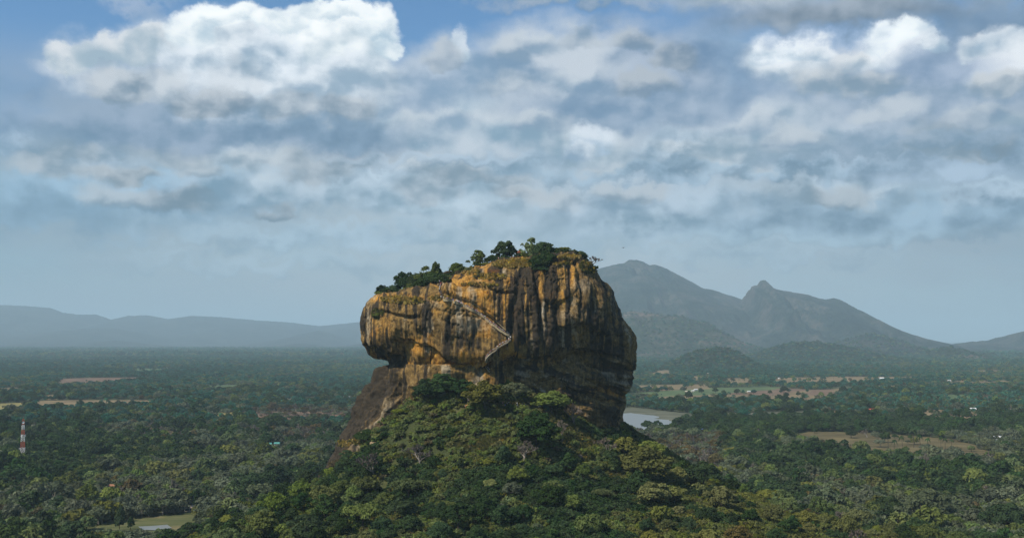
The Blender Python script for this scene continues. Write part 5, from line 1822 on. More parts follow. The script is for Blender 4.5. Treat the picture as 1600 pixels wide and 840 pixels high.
for px, py, kind, w, lb in [(843, 416, 'low_dense', 24, 'dark bush filling the top of the cleft in the cliff'), (838, 407, 'low_dense', 28, 'dark bush hanging over the cleft below the summit trees'), (849, 407, 'low_dense', 24, 'dark leafy bush on the brow beside the cleft'),
                            (590, 490, 'shrub', 16, 'green plant clinging to the rounded end of the rock'),
                            (574, 676, 'low_dense', 40, 'dark bushy tree growing in the hollow of the rock spur'), (603, 692, 'low_dense', 30, 'dark little tree beside the boulders below the rock spur'),
                            (548, 708, 'low_dense', 30, 'dark bush at the foot of the rock spur'), (528, 722, 'rusty', 30, 'brown scrubby bush at the lowest end of the rock spur'), (512, 735, 'low_dense', 30, 'dark bush where the rock spur meets the hill skyline'),
                            (640, 650, 'low_dense', 30, 'dark bush rooted against the brown rock beside the spur'), (855, 400, 'low_broad', 22, 'green bush on the brow above the cleft')]:
    h, n_ = rock_hit(px, py + 2)
    if h is not None:
        s = w * h.y / FOCAL / (2 * SPECIES[kind][0][2])
        plant(kind, h.x, h.y, h.z - SPECIES[kind][0][3] * s * .45, s, 0, lb, 'bush', 'bush', None, None, s * .8)

# ------------------------------------------------------------------ labels that single each tree out by its neighbours
LANDMARKS = [('the green hut', 851, 632), ('the foot of the cliff path', 764, 590), ('the boulders below the rock spur', 575, 688), ('the big dark round tree', 838, 680), ('the fan-shaped leafless tree', 900, 645),
             ('the whitish leafless tree', 950, 695), ('the pale leafless tree below the spur', 588, 728), ('the lime-green feathery tree', 1022, 775), ('the olive-brown bush-like tree', 1008, 725), ('the dark skyline tree on the shoulder', 1098, 745),
             ('the blackish skyline tree', 428, 755), ('the sunlit fresh green tree', 505, 780), ('the lawn', 235, 815), ('the lattice tower', 35, 690), ('the orange roof', 175, 757), ('the dirt patch', 1482, 782),
             ('the big domed grey-green tree', 1452, 790), ('the broad blackish tree', 1572, 815), ('the round blackish tree', 1388, 800), ('the white-limbed leafless tree', 655, 712), ('the pavilion', 296, 793),
             ('the thin leafless tree', 820, 715), ('the rusty olive tree', 1130, 780), ('the low fresh green tree', 412, 820)]
KINDWORD = {'dense': 'dark green tree', 'broad': 'mid-green tree', 'bright': 'fresh green tree', 'olive': 'olive tree', 'grey': 'grey-green tree', 'feather': 'flat-crowned green tree', 'rusty': 'rusty brown tree', 'bare': 'leafless tree',
            'shrub': 'green shrub', 'dark_shrub': 'dark shrub', 'palm': 'palm'}
groups = {}
for t in TREES:
    if t['label']:
        continue
    px, py = project(t['x'], t['y'], t['z'] + 5)
    nm, lx_, ly_ = min(LANDMARKS, key=lambda L_: math.hypot(px - L_[1], (py - L_[2]) * 1.3))
    a = math.degrees(math.atan2(-(py - ly_) * 1.3, px - lx_)) % 360
    hilly = t['z'] > 7
    up, dn = ('uphill of', 'downhill of') if hilly else ('beyond', 'in front of')
    dirs = ['on the lagoon side of', up + ' and lagoonward of', up, up + ' and towerward of', 'on the tower side of', dn + ' and towerward of', dn, dn + ' and lagoonward of']
    if nm == 'the lattice tower':
        dirs = [q.replace('on the tower side of', 'left of').replace(' and towerward', '') for q in dirs]
    k = dirs[int(((a + 22.5) % 360) // 45)]
    size_ = 'small' if t['s'] < .6 else 'large' if t['s'] > 1.05 else ''
    base_ = (size_ + ' ' + KINDWORD[t['kind']]).strip()
    groups.setdefault((base_, k, nm), []).append((math.hypot(px - lx_, py - ly_), t))
ORD = ['nearest', 'second', 'third', 'fourth', 'fifth', 'sixth', 'seventh', 'eighth', 'ninth', 'tenth', 'eleventh', 'twelfth', 'thirteenth', 'fourteenth', 'fifteenth']
for (base_, k, nm), L_ in groups.items():
    L_.sort(key=lambda q: q[0])
    k = k.replace('uphill of and lagoonward of', 'uphill and to the lagoon side of').replace('uphill of and towerward of', 'uphill and to the tower side of')
    k = k.replace('downhill of and lagoonward of', 'downhill and to the lagoon side of').replace('downhill of and towerward of', 'downhill and to the tower side of')
    k = k.replace('beyond and lagoonward of', 'behind and to the lagoon side of').replace('beyond and towerward of', 'behind and to the tower side of')
    k = k.replace('in front of and lagoonward of', 'before and to the lagoon side of').replace('in front of and towerward of', 'before and to the tower side of')
    for i, (_, t) in enumerate(L_):
        nm = nm.replace('bush-like ', '').replace('grey-green ', '').replace(' below the spur', '') if len((base_ + ' ' + k + ' ' + nm).split()) > 14 else nm
        t['label'] = (base_ + ' ' + k + ' ' + nm) if len(L_) == 1 else '%s %s %s %s' % (ORD[min(i, 14)], base_, k, nm)
        if len(t['label'].replace('-', ' ').split()) > 15:
            t['label'] = t['label'].replace(' and to the ', ', ')
rngT = np.random.default_rng(5)
for t in TREES:
    cm, tm, R, H = SPECIES[t['kind']][t['v']]
    root = bpy.data.objects.new(t['name'], None)
    root.empty_display_size = 2.0
    COL.objects.link(root)
    root.location = (t['x'], t['y'], t['z'])
    root.rotation_euler = (t['tilt'][0], t['tilt'][1], rngT.uniform(0, 6.28) if t['rot'] is None else t['rot'])
    wide = rngT.uniform(.86, 1.16) if not t['kind'] == 'palm' else 1.0
    root.scale = (t['s'] * wide, t['s'] / wide, t['sz'])
    tag(root, t['label'], t['cat'], t['group'] or (HG if t['z'] > 7 and t['z'] < 112 else None))
    link(cm.name.split('.')[0], cm, root)
    link('trunk', tm, root)

# ------------------------------------------------------------------ undergrowth of the hill
rngU = np.random.default_rng(31)
uc = np.stack([rngU.uniform(-240, 380, 34000), rngU.uniform(385, 760, 34000)], 1)
uz = hill_z(uc[:, 0], uc[:, 1])
upx, upy = project(uc[:, 0], uc[:, 1], uz)
okU = (uz > 3)
path_clear = (((upx - 838) / 48) ** 2 + ((upy - 634) / 5.5) ** 2 < 1) | (((upx - 800) / 42) ** 2 + ((upy - 632) / 5) ** 2 < 1)
okU &= ~path_clear
grassy = np.zeros(len(uc), bool)
for a, b_, rx, ry in GRASSY:
    grassy |= ((upx - a) / rx) ** 2 + ((upy - b_) / ry) ** 2 < 1
okU &= ~(grassy & (rngU.random(len(uc)) > .12))
uc, uz, upx, upy = uc[okU], uz[okU], upx[okU], upy[okU]
UNDER = [tree_lite(301, 2.8, 3.0, 10, 46, .52, L_dense, 'shrub'), tree_lite(302, 2.6, 2.6, 9, 46, .50, L_broad, 'shrub'), tree_lite(303, 2.6, 2.4, 9, 42, .48, L_olive, 'shrub'), tree_lite(304, 2.4, 2.2, 9, 42, .48, L_bright, 'shrub'),
         tree_lite(305, 2.6, 2.4, 8, 40, .46, L_rusty, 'shrub')]
un = fbm(uc[:, 0] / 30, uc[:, 1] / 30, 0 * uz, 3, 421)
ur = rngU.random(len(uc))
pick = np.where(un > .08, 0, np.where(ur < .45, 1, np.where(ur < .68, 2, np.where(ur < .96, 3, 4))))
pick = np.where((upx > 985) & (ur < .5), 2, pick)
scatter('undergrowth', 'dense shrubs and brush under the trees of the hill', np.stack([uc[:, 0], uc[:, 1], uz - .1], 1), rngU.uniform(.6, 1.35, len(uc)), pick, UNDER, rngU)


# grass tufts
def tuft_geo(seed, R, H, n):
    rng = np.random.default_rng(seed)
    parts = []
    for i in range(n):
        a, rr = rng.uniform(0, 6.28), R * rng.random() ** .5 * .6
        b0_ = np.array([rr * math.cos(a), rr * math.sin(a), -.15])
        out = np.array([math.cos(a), math.sin(a), 0]) * rng.uniform(.2, .9) * R * .6
        w = rng.uniform(.10, .20)
        side = np.array([-math.sin(a + rng.uniform(-.8, .8)), math.cos(a), 0]) * w
        tip_ = b0_ + out + np.array([0, 0, H * rng.uniform(.6, 1.1)])
        m_ = b0_ + out * .35 + np.array([0, 0, H * .55])
        V = np.array([b0_ - side, b0_ + side, m_ + side * .7, m_ - side * .7, tip_ + side * .1, tip_ - side * .1])
        parts.append((V, np.array([[0, 1, 2, 3], [3, 2, 4, 5]])))
    return join(parts)


TUFT = [mesh_from('tuft', *tuft_geo(401, 1.1, 1.3, 46), [L_gold]), mesh_from('tuft', *tuft_geo(402, 1.2, 1.2, 46), [L_grass])]
gp = []
for a, b_, rx, ry in GRASSY:
    for k in range(int(rx * ry * 1.1)):
        q_ = rngU.uniform(-1, 1, 2)
        if (q_ ** 2).sum() < 1:
            gp.append(ground_hit(a + q_[0] * rx, b_ + q_[1] * ry))
gp = np.array(gp)
gpx, gpy = project(gp[:, 0], gp[:, 1], gp[:, 2])
clear = (((gpx - 846) / 26) ** 2 + ((gpy - 636) / 4) ** 2 < 1)
gp = gp[~clear]
scatter('grass', 'yellow-green grass on the open slopes of the hill', gp, rngU.uniform(.7, 1.3, len(gp)), (rngU.random(len(gp)) < .93).astype(int), TUFT, rngU, .15)
rp, rk = [], []
for cx, cy_, rx, ry, n_, gold in [(618, 468, 24, 5, 130, .95), (640, 470, 26, 5, 90, .7), (735, 424, 14, 5, 60, .8), (800, 413, 32, 6, 260, .85), (765, 432, 26, 5, 110, .7), (922, 416, 16, 11, 170, .25), (890, 402, 18, 4, 90, .7), (590, 490, 9, 8, 60, 0),
                                  (690, 466, 20, 4, 50, .9), (815, 408, 20, 4, 90, .8), (750, 445, 30, 3, 40, .8), (537, 693, 14, 5, 40, .6), (560, 690, 16, 5, 50, .5), (875, 412, 20, 3, 40, .6)]:
    for k in range(n_ * 2):
        q_ = rngU.uniform(-1, 1, 2)
        if (q_ ** 2).sum() < 1:
            h, nn = rock_hit(cx + q_[0] * rx, cy_ + q_[1] * ry)
            if h is not None and nn.z > -.2:
                rp.append((h.x, h.y, h.z))
                rk.append(0 if rngU.random() < gold else 1)
scatter('rock_grass', 'dry golden grass on the ledges of the rock', np.array(rp), rngU.uniform(.55, 1.15, len(rp)), rk, TUFT, rngU, .2)

# low scrub along the brow of the rock
qp, qk, qs = [], [], []
for x0, x1, dy0, dy1, n_, big_ in [(588, 640, -14, 4, 70, .8), (640, 692, -26, 0, 110, 1.1), (694, 722, -20, -2, 40, .8), (735, 760, -24, -8, 24, .6), (760, 812, -26, -8, 60, .75), (815, 866, -26, -4, 120, 1.0), (866, 912, -22, 2, 80, .85), (905, 932, -12, 8, 40, .7)]:
    for k in range(n_):
        Y = ROCK_Y + rngU.uniform(dy0, dy1)
        tp = rock_top(at(rngU.uniform(x0, x1), 430, Y)[0], Y)
        if tp is not None:
            qp.append((tp.x, tp.y, tp.z - .25))
            qk.append(int(rngU.choice([0, 0, 0, 1, 1, 2, 3, 4])))
            qs.append(big_ * rngU.uniform(.35, 1.15))
for cx, cy_, rx, ry, n_ in [(843, 412, 10, 9, 34), (850, 404, 14, 5, 24), (690, 436, 10, 8, 14)]:
    for k in range(n_):
        h, nn = rock_hit(cx + rngU.uniform(-1, 1) * rx, cy_ + rngU.uniform(-1, 1) * ry)
        if h is not None:
            qp.append((h.x, h.y, h.z - .4))
            qk.append(0)
            qs.append(rngU.uniform(.5, 1.0))
scatter('rock_scrub', 'ragged scrub along the brow of the rock', np.array(qp), qs, qk, UNDER, rngU, .2)

# ------------------------------------------------------------------ the wooded plain


def plain_weights(px, py, n1, n2, r_):
    """kind index into MID, from where it stands: dark belts, grey scrub, olive patches, palm groves"""
    n = len(px)
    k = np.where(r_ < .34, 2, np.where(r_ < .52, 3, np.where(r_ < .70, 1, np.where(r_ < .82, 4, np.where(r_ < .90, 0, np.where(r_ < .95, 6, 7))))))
    k = np.where(n1 > .10, np.where(r_ < .6, 0, np.where(r_ < .85, 9, 1)), k)
    mid = py < 668
    k = np.where(mid & (n2 > -.25), np.where(r_ < .42, 5, np.where(r_ < .72, 0, np.where(r_ < .85, 8, np.where(r_ < .93, 2, 1)))), k)
    belt = (px > 1040) & (py > 652) & (py < 681) & (py - 655 > (1600 - px) * .004 - 4)
    k = np.where(belt, np.where(r_ < .7, 0, 9), k)
    scrub = ((px > 985) & (px < 1130) & (py > 682) & (py < 745)) | ((px > 395) & (px < 560) & (py > 640) & (py < 658)) | ((px > 150) & (px < 520) & (py > 664) & (py < 690) & (n2 > .05))
    k = np.where(scrub, np.where(r_ < .4, 6, np.where(r_ < .7, 7, 3)), k)
    grove = (px > 1360) & (px < 1600) & (py > 620) & (py < 640)
    k = np.where(grove & (r_ < .6), 8, k)
    return k


rngW = np.random.default_rng(9)
w1 = jitter_grid(640, 1750, 9.6, rngW)
w2_ = jitter_grid(1750, 3000, 11.0, rngW)
wp = np.concatenate([w1, w2_])
wz = hill_z(wp[:, 0], wp[:, 1])
keep = (wz < 9) & (field_keep(wp[:, 0], wp[:, 1]) > rngW.random(len(wp)))
wp, wz = wp[keep], wz[keep]
near = np.zeros(len(wp), bool)
for a, b_, c_ in SINGLE:
    near |= (wp[:, 0] - a) ** 2 + (wp[:, 1] - b_) ** 2 < (c_ * .75) ** 2
for a, b_, c_ in SPOT_CLEAR:
    near |= (wp[:, 0] - a) ** 2 + (wp[:, 1] - b_) ** 2 < c_ ** 2
wp, wz = wp[~near], wz[~near]
wpx, wpy = project(wp[:, 0], wp[:, 1], wz)
n1, n2 = fbm(wp[:, 0] / 150, wp[:, 1] / 210, 0 * wz, 3, 301), fbm(wp[:, 0] / 60, wp[:, 1] / 80, 0 * wz, 3, 305)
gap = fbm(wp[:, 0] / 45, wp[:, 1] / 60, 0 * wz, 3, 309)
keep = (gap > -.34) | (rngW.random(len(wp)) < .25)
pick = plain_weights(wpx, wpy, n1, n2, rngW.random(len(wp)))
sz_ = rngW.uniform(.62, 1.25, len(wp)) * np.where(rngW.random(len(wp)) < .14, 1.5, 1.0) * np.where(wp[:, 1] < 1300, 1.12, 1.0)
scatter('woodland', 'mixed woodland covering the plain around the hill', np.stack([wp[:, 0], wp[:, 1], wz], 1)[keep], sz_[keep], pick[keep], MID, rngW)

fp = np.concatenate([jitter_grid(3000, 5200, 14, rngW), jitter_grid(5200, 8500, 21, rngW), jitter_grid(8500, 15000, 40, rngW)])
keep = field_keep(fp[:, 0], fp[:, 1]) > rngW.random(len(fp))
for a, b_, c_ in SPOT_CLEAR:
    if b_ > 2900:
        keep &= (fp[:, 0] - a) ** 2 + (fp[:, 1] - b_) ** 2 > c_ ** 2
fp = fp[keep]
g1 = fbm(fp[:, 0] / 420, fp[:, 1] / 600, 0 * fp[:, 0], 4, 315)
g2 = fbm(fp[:, 0] / 130, fp[:, 1] / 260, 0 * fp[:, 0], 3, 317)
keep = (g2 > -.22) | (rngW.random(len(fp)) < .2)
fp, g1, g2 = fp[keep], g1[keep], g2[keep]
r_ = rngW.random(len(fp))
pick = np.where(g1 > .12, np.where(r_ < .6, 2, 0), np.where(g1 < -.12, np.where(r_ < .4, 3, np.where(r_ < .75, 4, 0)), np.where(r_ < .40, 0, np.where(r_ < .6, 1, np.where(r_ < .70, 6, np.where(r_ < .90, 4, 5))))))
sz_ = rngW.uniform(.75, 1.35, len(fp)) * np.where(fp[:, 1] > 8500, 3.0, np.where(fp[:, 1] > 5200, 1.5, 1.0))
scatter('far_woodland', 'distant belts of trees fading across the plain', np.stack([fp[:, 0], fp[:, 1], 0 * g1], 1), sz_, pick, FAR, rngW)

# woods on the nearer hills
hp, hs = [], []
for key, n_, k_ in (('dark green wooded knoll standing on the fields behind the lagoon', 2300, 1.0), ('broad green wooded hill in the middle of the hills', 4600, 1.3), ('pinkish rocky hill with thin scrub beside the great rock', 3200, 1.5),
                    ('small reddish hill with bare slopes at the edge of the plain', 900, 1.3), ('purplish low hill below the sawtooth mountain', 1800, 1.6)):
    X, Yy, z = RELIEF[key]
    for q_ in range(n_):
        i, j = rngW.integers(0, X.shape[0]), rngW.integers(1, X.shape[1] - 1)
        if z[i, j] > 2:
            hp.append((X[i, j] + rngW.uniform(-6, 6), Yy[i, j] + rngW.uniform(-6, 6), z[i, j] - 2.0))
            hs.append(k_ * rngW.uniform(.6, 1.4))
scatter('hillside_woods', 'woods covering the slopes of the nearer hills', np.array(hp), hs, rngW.choice([0, 0, 1, 2, 2, 3, 4], len(hp)), FAR, rngW)

# ------------------------------------------------------------------ small materials
M_plaster = plain_mat('pale_lime_plaster', (0.38, 0.30, 0.18), .9, .2, .3, 1.2)
M_stone = plain_mat('stair_stone', (0.40, 0.33, 0.23), .9, .2, .3, 1.5)
M_iron = plain_mat('weathered_iron', (0.11, 0.085, 0.065), .7, .3, .3, 2)
M_soil = plain_mat('trodden_red_soil', (0.36, 0.19, 0.085), .95, .1, .35, .5)
M_white = plain_mat('white_paint', (0.74, 0.74, 0.72), .6, .3, .12, 1.5)
M_redp = plain_mat('red_paint', (0.42, 0.085, 0.045), .6, .3, .2, 1.5)
ROOFS = {k: plain_mat(k + '_roof', c_, .75, .3, .2, .8) for k, c_ in dict(orange=(.42, .20, .115), pink=(.60, .42, .33), white=(.62, .63, .63), teal=(.08, .28, .25), cream=(.60, .52, .40), blue=(.14, .20, .42), red=(.40, .085, .05), grey=(.34, .36, .37)).items()}
WALLS = {k: plain_mat(k + '_wall', c_, .9, .2, .15, .8) for k, c_ in dict(white=(.55, .54, .51), cream=(.56, .48, .36), red=(.40, .13, .09), teal=(.10, .30, .30)).items()}
M_door = plain_mat('dark_wood', (0.09, 0.06, 0.04), .8, .2, .2, 3)


def box(cx, cy_, cz_, sx_, sy_, sz2, rot=0.0):
    v = np.array([(a, b_, c_) for c_ in (-.5, .5) for a, b_ in ((-.5, -.5), (.5, -.5), (.5, .5), (-.5, .5))]) * np.array([sx_, sy_, sz2])
    if rot:
        c2, s2 = math.cos(rot), math.sin(rot)
        v = np.stack([v[:, 0] * c2 - v[:, 1] * s2, v[:, 0] * s2 + v[:, 1] * c2, v[:, 2]], 1)
    f = np.array([[0, 3, 2, 1], [4, 5, 6, 7], [0, 1, 5, 4], [1, 2, 6, 5], [2, 3, 7, 6], [3, 0, 4, 7]])
    return v + np.array([cx, cy_, cz_]), f


def bar(a, b_, w):
    return tube([a, b_], [w, w], 4)


def root_at(name, loc, label, cat, group=None, rotz=0.0):
    o = bpy.data.objects.new(name, None)
    o.empty_display_size = 1.0
    COL.objects.link(o)
    o.location = loc
    o.rotation_euler = (0, 0, rotz)
    return tag(o, label, cat, group)


def part(name, geos, mat, parent):
    g = join(geos) if isinstance(geos, list) else geos
    return link(name, mesh_from(name, g[0], g[1], [mat]), parent)


# ------------------------------------------------------------------ the staircase up the cliff


def face_path(pts, step, lift, k=9):
    p = np.array(pts, float)
    L = np.concatenate([[0], np.cumsum(np.hypot(np.diff(p[:, 0]), np.diff(p[:, 1])))])
    t = np.arange(0, L[-1] + 1e-6, step)
    out = []
    for a, b_ in zip(np.interp(t, L, p[:, 0]), np.interp(t, L, p[:, 1])):
        h, n_ = rock_hit(a, b_)
        if h is None:
            continue
        n2 = Vector((n_.x, n_.y, 0))
        n2 = n2.normalized() if n2.length > .05 else Vector((0, -1, 0))
        out.append(tuple(h + n2 * lift) + (n2.x, n2.y))
    out = np.array(out)
    if len(out) > k:
        kk = np.ones(k) / k
        out = np.stack([np.convolve(np.pad(out[:, i], k // 2, mode='edge'), kk, 'valid') for i in range(5)], 1)
    n_ = np.hypot(out[:, 3], out[:, 4])[:, None]
    out[:, 3:] /= n_
    return out


stairs = root_at('cliff_staircase', (0, 0, 0), 'pale walled staircase zigzagging up the cliff face of the great rock', 'staircase')


def flight(name, path, width, mat, inner=1.6):
    """stepped deck: every sample is one tread"""
    G_ = []
    for i in range(len(path) - 1):
        a, b_ = path[i], path[i + 1]
        n_ = a[3:5]
        z = (a[2] + b_[2]) / 2
        q_ = [(a[0] - n_[0] * inner, a[1] - n_[1] * inner), (a[0] + n_[0] * width, a[1] + n_[1] * width), (b_[0] + b_[3] * width, b_[1] + b_[4] * width), (b_[0] - b_[3] * inner, b_[1] - b_[4] * inner)]
        V = np.array([(x, y, z - .45 - abs(b_[2] - a[2])) for x, y in q_] + [(x, y, z) for x, y in q_])
        G_.append((V, np.array([[0, 3, 2, 1], [4, 5, 6, 7], [0, 1, 5, 4], [1, 2, 6, 5], [2, 3, 7, 6], [3, 0, 4, 7]])))
    return part(name, G_, mat, stairs)


def wall_along(name, path, off, h, th, mat, z0=-.2):
    V, n_ = [], len(path)
    for p in path:
        for o_, z in ((off, z0), (off + th, z0), (off + th, h), (off, h)):
            V.append((p[0] + p[3] * o_, p[1] + p[4] * o_, p[2] + z))
    return part(name, (np.array(V), grid_faces(4, n_, True)), mat, stairs)


gal_path = face_path([(a, b_ - 1.2) for a, b_ in GAL], .8, .9)
low_path = face_path(LOWZ, .8, 1.0)
up_path = face_path([(688, 468), (688.6, 458), (689, 448), (689.5, 438), (690, 432)], .8, 1.0)
flight('gallery_walkway', gal_path, 1.1, M_stone)
wall_along('parapet', gal_path, 1.1, .42, .25, M_plaster, -.9)
flight('lower_flight', low_path, 1.0, M_stone)
flight('upper_flight', up_path, .8, M_iron)
for nm, pth, w_ in (('railing', low_path, 1.0), ('railing', up_path, .8)):
    G_ = []
    pts = [(p[0] + p[3] * w_, p[1] + p[4] * w_, p[2] + 1.05) for p in pth]
    G_.append(tube(pts, [.06] * len(pts), 4))
    for p in pth[::3]:
        G_.append(bar((p[0] + p[3] * w_, p[1] + p[4] * w_, p[2] - .3), (p[0] + p[3] * w_, p[1] + p[4] * w_, p[2] + 1.05), .05))
    part(nm, G_, M_iron, stairs)
lip = face_path([(a, b_ - .6) for a, b_ in GAL_TOP], 1.0, .15)
wall_along('rock_lip', lip, -.3, .22, .32, M_plaster, -.15)  # strip added for the thin pale rock edge above the gallery

# ------------------------------------------------------------------ visitors
SKIN = plain_mat('skin', (0.30, 0.17, 0.10), .6, .3, .1, 5)
HAIR = plain_mat('dark_hair', (0.02, 0.015, 0.012), .6, .3, .2, 5)
TROUS = [plain_mat('dark_trousers', (0.03, 0.032, 0.045), .9, .1, .2, 4), plain_mat('khaki_trousers', (0.22, 0.17, 0.11), .9, .1, .2, 4), plain_mat('blue_jeans', (0.06, 0.09, 0.17), .9, .1, .2, 4)]
TOPS = {k: plain_mat(k + '_top', c_, .9, .1, .1, 4) for k, c_ in dict(white=(.80, .80, .78), violet=(.36, .30, .50), red=(.50, .06, .05), blue=(.10, .20, .45), yellow=(.75, .52, .10), black=(.03, .03, .035), pink=(.65, .32, .36)).items()}


def person_shape(seed):
    """one skinned body in a climbing or standing pose -> verts, faces"""
    r_ = random.Random(seed)
    st = r_.uniform(.10, .26)
    up = r_.uniform(0, .16)
    V = [(0, 0, .92), (0, .01, 1.12), (0, .02, 1.36), (0, .0, 1.50), (0, -.02, 1.60), (0, -.02, 1.72)]
    R_ = [.155, .135, .165, .065, .105, .085]
    E = [(0, 1), (1, 2), (2, 3), (3, 4), (4, 5)]
    for sgn in (-1, 1):
        f = -st if sgn > 0 else st * .7
        k = len(V)
        V += [(.10 * sgn, f * .2, .86), (.11 * sgn, f * .8 - .05, .50 + (up if f < 0 else 0)), (.11 * sgn, f, .09 + (up if f < 0 else 0)), (.12 * sgn, f - .14, .05 + (up if f < 0 else 0))]
        R_ += [.105, .075, .05, .045]
        E += [(0, k), (k, k + 1), (k + 1, k + 2), (k + 2, k + 3)]
        k = len(V)
        sw = r_.uniform(-.25, .25)
        V += [(.20 * sgn, .02, 1.40), (.25 * sgn, .02 + sw * .3, 1.14), (.24 * sgn, -.06 + sw, .90), (.24 * sgn, -.09 + sw, .80)]
        R_ += [.062, .05, .038, .036]
        E += [(2, k), (k, k + 1), (k + 1, k + 2), (k + 2, k + 3)]
    me = bpy.data.meshes.new('person')
    me.from_pydata(V, E, [])
    o = bpy.data.objects.new('person', me)
    COL.objects.link(o)
    md = o.modifiers.new('skin', 'SKIN')
    for sv_, q_ in zip(me.skin_vertices[0].data, R_):
        sv_.radius = (q_ * 1.18, q_ * 1.05)
    me.skin_vertices[0].data[0].use_root = True
    o.modifiers.new('sub', 'SUBSURF').levels = 1
    dg = bpy.context.evaluated_depsgraph_get()
    dg.update()
    out = bpy.data.meshes.new_from_object(o.evaluated_get(dg))
    bpy.data.objects.remove(o)
    return out


SHAPES = [person_shape(s_) for s_ in (1, 2, 3)]


def person_mesh(shape, top, tr):
    me = SHAPES[shape].copy()
    me.name = 'person'
    me.materials.clear()
    for m in (TROUS[tr], TOPS[top], SKIN, HAIR):
        me.materials.append(m)
    for p in me.polygons:
        c_ = p.center
        if c_.z > 1.66 or (c_.z > 1.56 and c_.y > .0):
            i = 3
        elif c_.z > 1.45 or (abs(c_.x) > .17 and c_.z < 1.12):
            i = 2
        elif c_.z > .90:
            i = 1
        else:
            i = 0
        p.material_index = i
        p.use_smooth = True
    return me


PM = {}
ORDW = ['first', 'second', 'third', 'fourth', 'fifth', 'sixth', 'seventh', 'eighth', 'ninth', 'tenth', 'eleventh', 'twelfth', 'thirteenth', 'fourteenth', 'fifteenth', 'sixteenth', 'seventeenth', 'eighteenth', 'nineteenth',
        'twentieth', 'twenty-first', 'twenty-second', 'twenty-third', 'twenty-fourth', 'twenty-fifth', 'twenty-sixth', 'twenty-seventh', 'twenty-eighth', 'twenty-ninth', 'thirtieth'] + ['thirty-' + q_ for q_ in ('first', 'second', 'third', 'fourth', 'fifth', 'sixth', 'seventh', 'eighth', 'ninth')] + ['fortieth'] + ['forty-' + q_ for q_ in ('first', 'second', 'third', 'fourth', 'fifth', 'sixth', 'seventh', 'eighth', 'ninth')] + ['fiftieth'] + ['fifty-' + q_ for q_ in ('first', 'second', 'third', 'fourth', 'fifth', 'sixth', 'seventh', 'eighth', 'ninth')]
rngV = random.Random(12)


def people(spots, where, group, weights, scale=1.0):
    cnt = {}
    for (x, y, z, rz) in spots:
        top = rngV.choices(list(weights), list(weights.values()))[0]
        sh_, tr = rngV.randrange(3), rngV.randrange(3)
        if (sh_, top, tr) not in PM:
            PM[(sh_, top, tr)] = person_mesh(sh_, top, tr)
        cnt[top] = cnt.get(top, 0) + 1
        o = link('person', PM[(sh_, top, tr)], None, (x, y, z), rz)
        o.scale = (scale,) * 3 if scale != 1 else (rngV.uniform(.92, 1.06),) * 3
        tag(o, '%s person in %s top %s' % (ORDW[cnt[top] - 1], top, where), 'person', group)


def along(path, n_, off=.35, seed=0):
    r_ = random.Random(seed)
    out = []
    for k in range(n_):
        i = min(len(path) - 2, int((k + r_.uniform(.1, .9)) / n_ * (len(path) - 1)))
        a, b_ = path[i], path[i + 1]
        o_ = off + r_.uniform(-.45, .45)
        out.append((a[0] + a[3] * o_, a[1] + a[4] * o_, (a[2] + b_[2]) / 2, math.atan2(b_[1] - a[1], b_[0] - a[0]) + PI / 2 + r_.choice([0, 0, PI])))
    return out


MIXW = dict(white=13, violet=4, black=2, blue=2, red=1.5, pink=5, yellow=1)
people(along(gal_path, 96, .55, 1), 'counting down the long gallery walkway on the cliff', 'visitors queuing on the gallery walkway', MIXW)
people(along(low_path, 48, .5, 2), 'counting down the lower flight of the cliff staircase', 'visitors on the lower flight', MIXW)
people(along(up_path, 11, .1, 3), 'counting up the steep upper flight beside the trees', 'visitors on the steep upper flight', MIXW)

# ------------------------------------------------------------------ the terrace at the foot of the cliff: trodden soil, hut, visitors
soilV, soilF = [], []


def soil(pts, seed, name='path'):
    rg = ragged([ground_hit(a, b_) for a, b_ in pts], 2.0, .5, seed)
    xs_ = [p[0] for p in rg]
    ys_ = [p[1] for p in rg]
    gx_, gy_ = np.meshgrid(np.arange(min(xs_), max(xs_), .6), np.arange(min(ys_), max(ys_), .6))
    ins = in_poly(gx_, gy_, rg)
    V = np.stack([gx_, gy_, hill_z(gx_, gy_) + .14], -1).reshape(-1, 3)
    Fq = grid_faces(gx_.shape[1], gx_.shape[0])
    Fq = Fq[ins.ravel()[Fq].all(1)]
    return tag(link(name, mesh_from(name, V, Fq, [M_soil], True)), 'trodden red soil at the foot of the cliff', None, None, 'structure')


soil([(836, 638), (850, 636), (868, 636), (872, 641), (855, 646), (838, 645)], 3)
soil([(778, 634), (800, 630), (838, 629), (842, 634), (812, 637), (782, 640)], 4)
soil([(722, 634), (736, 631), (740, 637), (726, 640)], 5)
hx, hy, hz_ = ground_hit(851, 639)
M_tarp = plain_mat('green_tarpaulin', (0.018, 0.085, 0.055), .7, .3, .25, 2)
M_sheet = plain_mat('blue_grey_sheet_roof', (0.36, 0.44, 0.48), .5, .4, .2, 2)
hut = root_at('green_hut', (hx, hy, hz_), 'dark green hut with a blue-grey sheet roof on the red soil under the cliff', 'hut', None, .12)
part('wall', [box(0, 1.6, 1.2, 8.4, .12, 3.4), box(-4.2, 0, 1.2, .12, 3.1, 3.4), box(4.2, 0, 1.2, .12, 3.1, 3.4), box(1.6, -1.6, 1.2, 5.1, .12, 3.4)], M_tarp, hut)
part('roof', [(np.array([(-4.6, -2.3, 2.85), (4.6, -2.3, 2.85), (4.6, 2.0, 3.7), (-4.6, 2.0, 3.7), (-4.6, -2.3, 2.95), (4.6, -2.3, 2.95), (4.6, 2.0, 3.8), (-4.6, 2.0, 3.8)]), np.array([[0, 3, 2, 1], [4, 5, 6, 7], [0, 1, 5, 4], [1, 2, 6, 5], [2, 3, 7, 6], [3, 0, 4, 7]]))], M_sheet, hut)
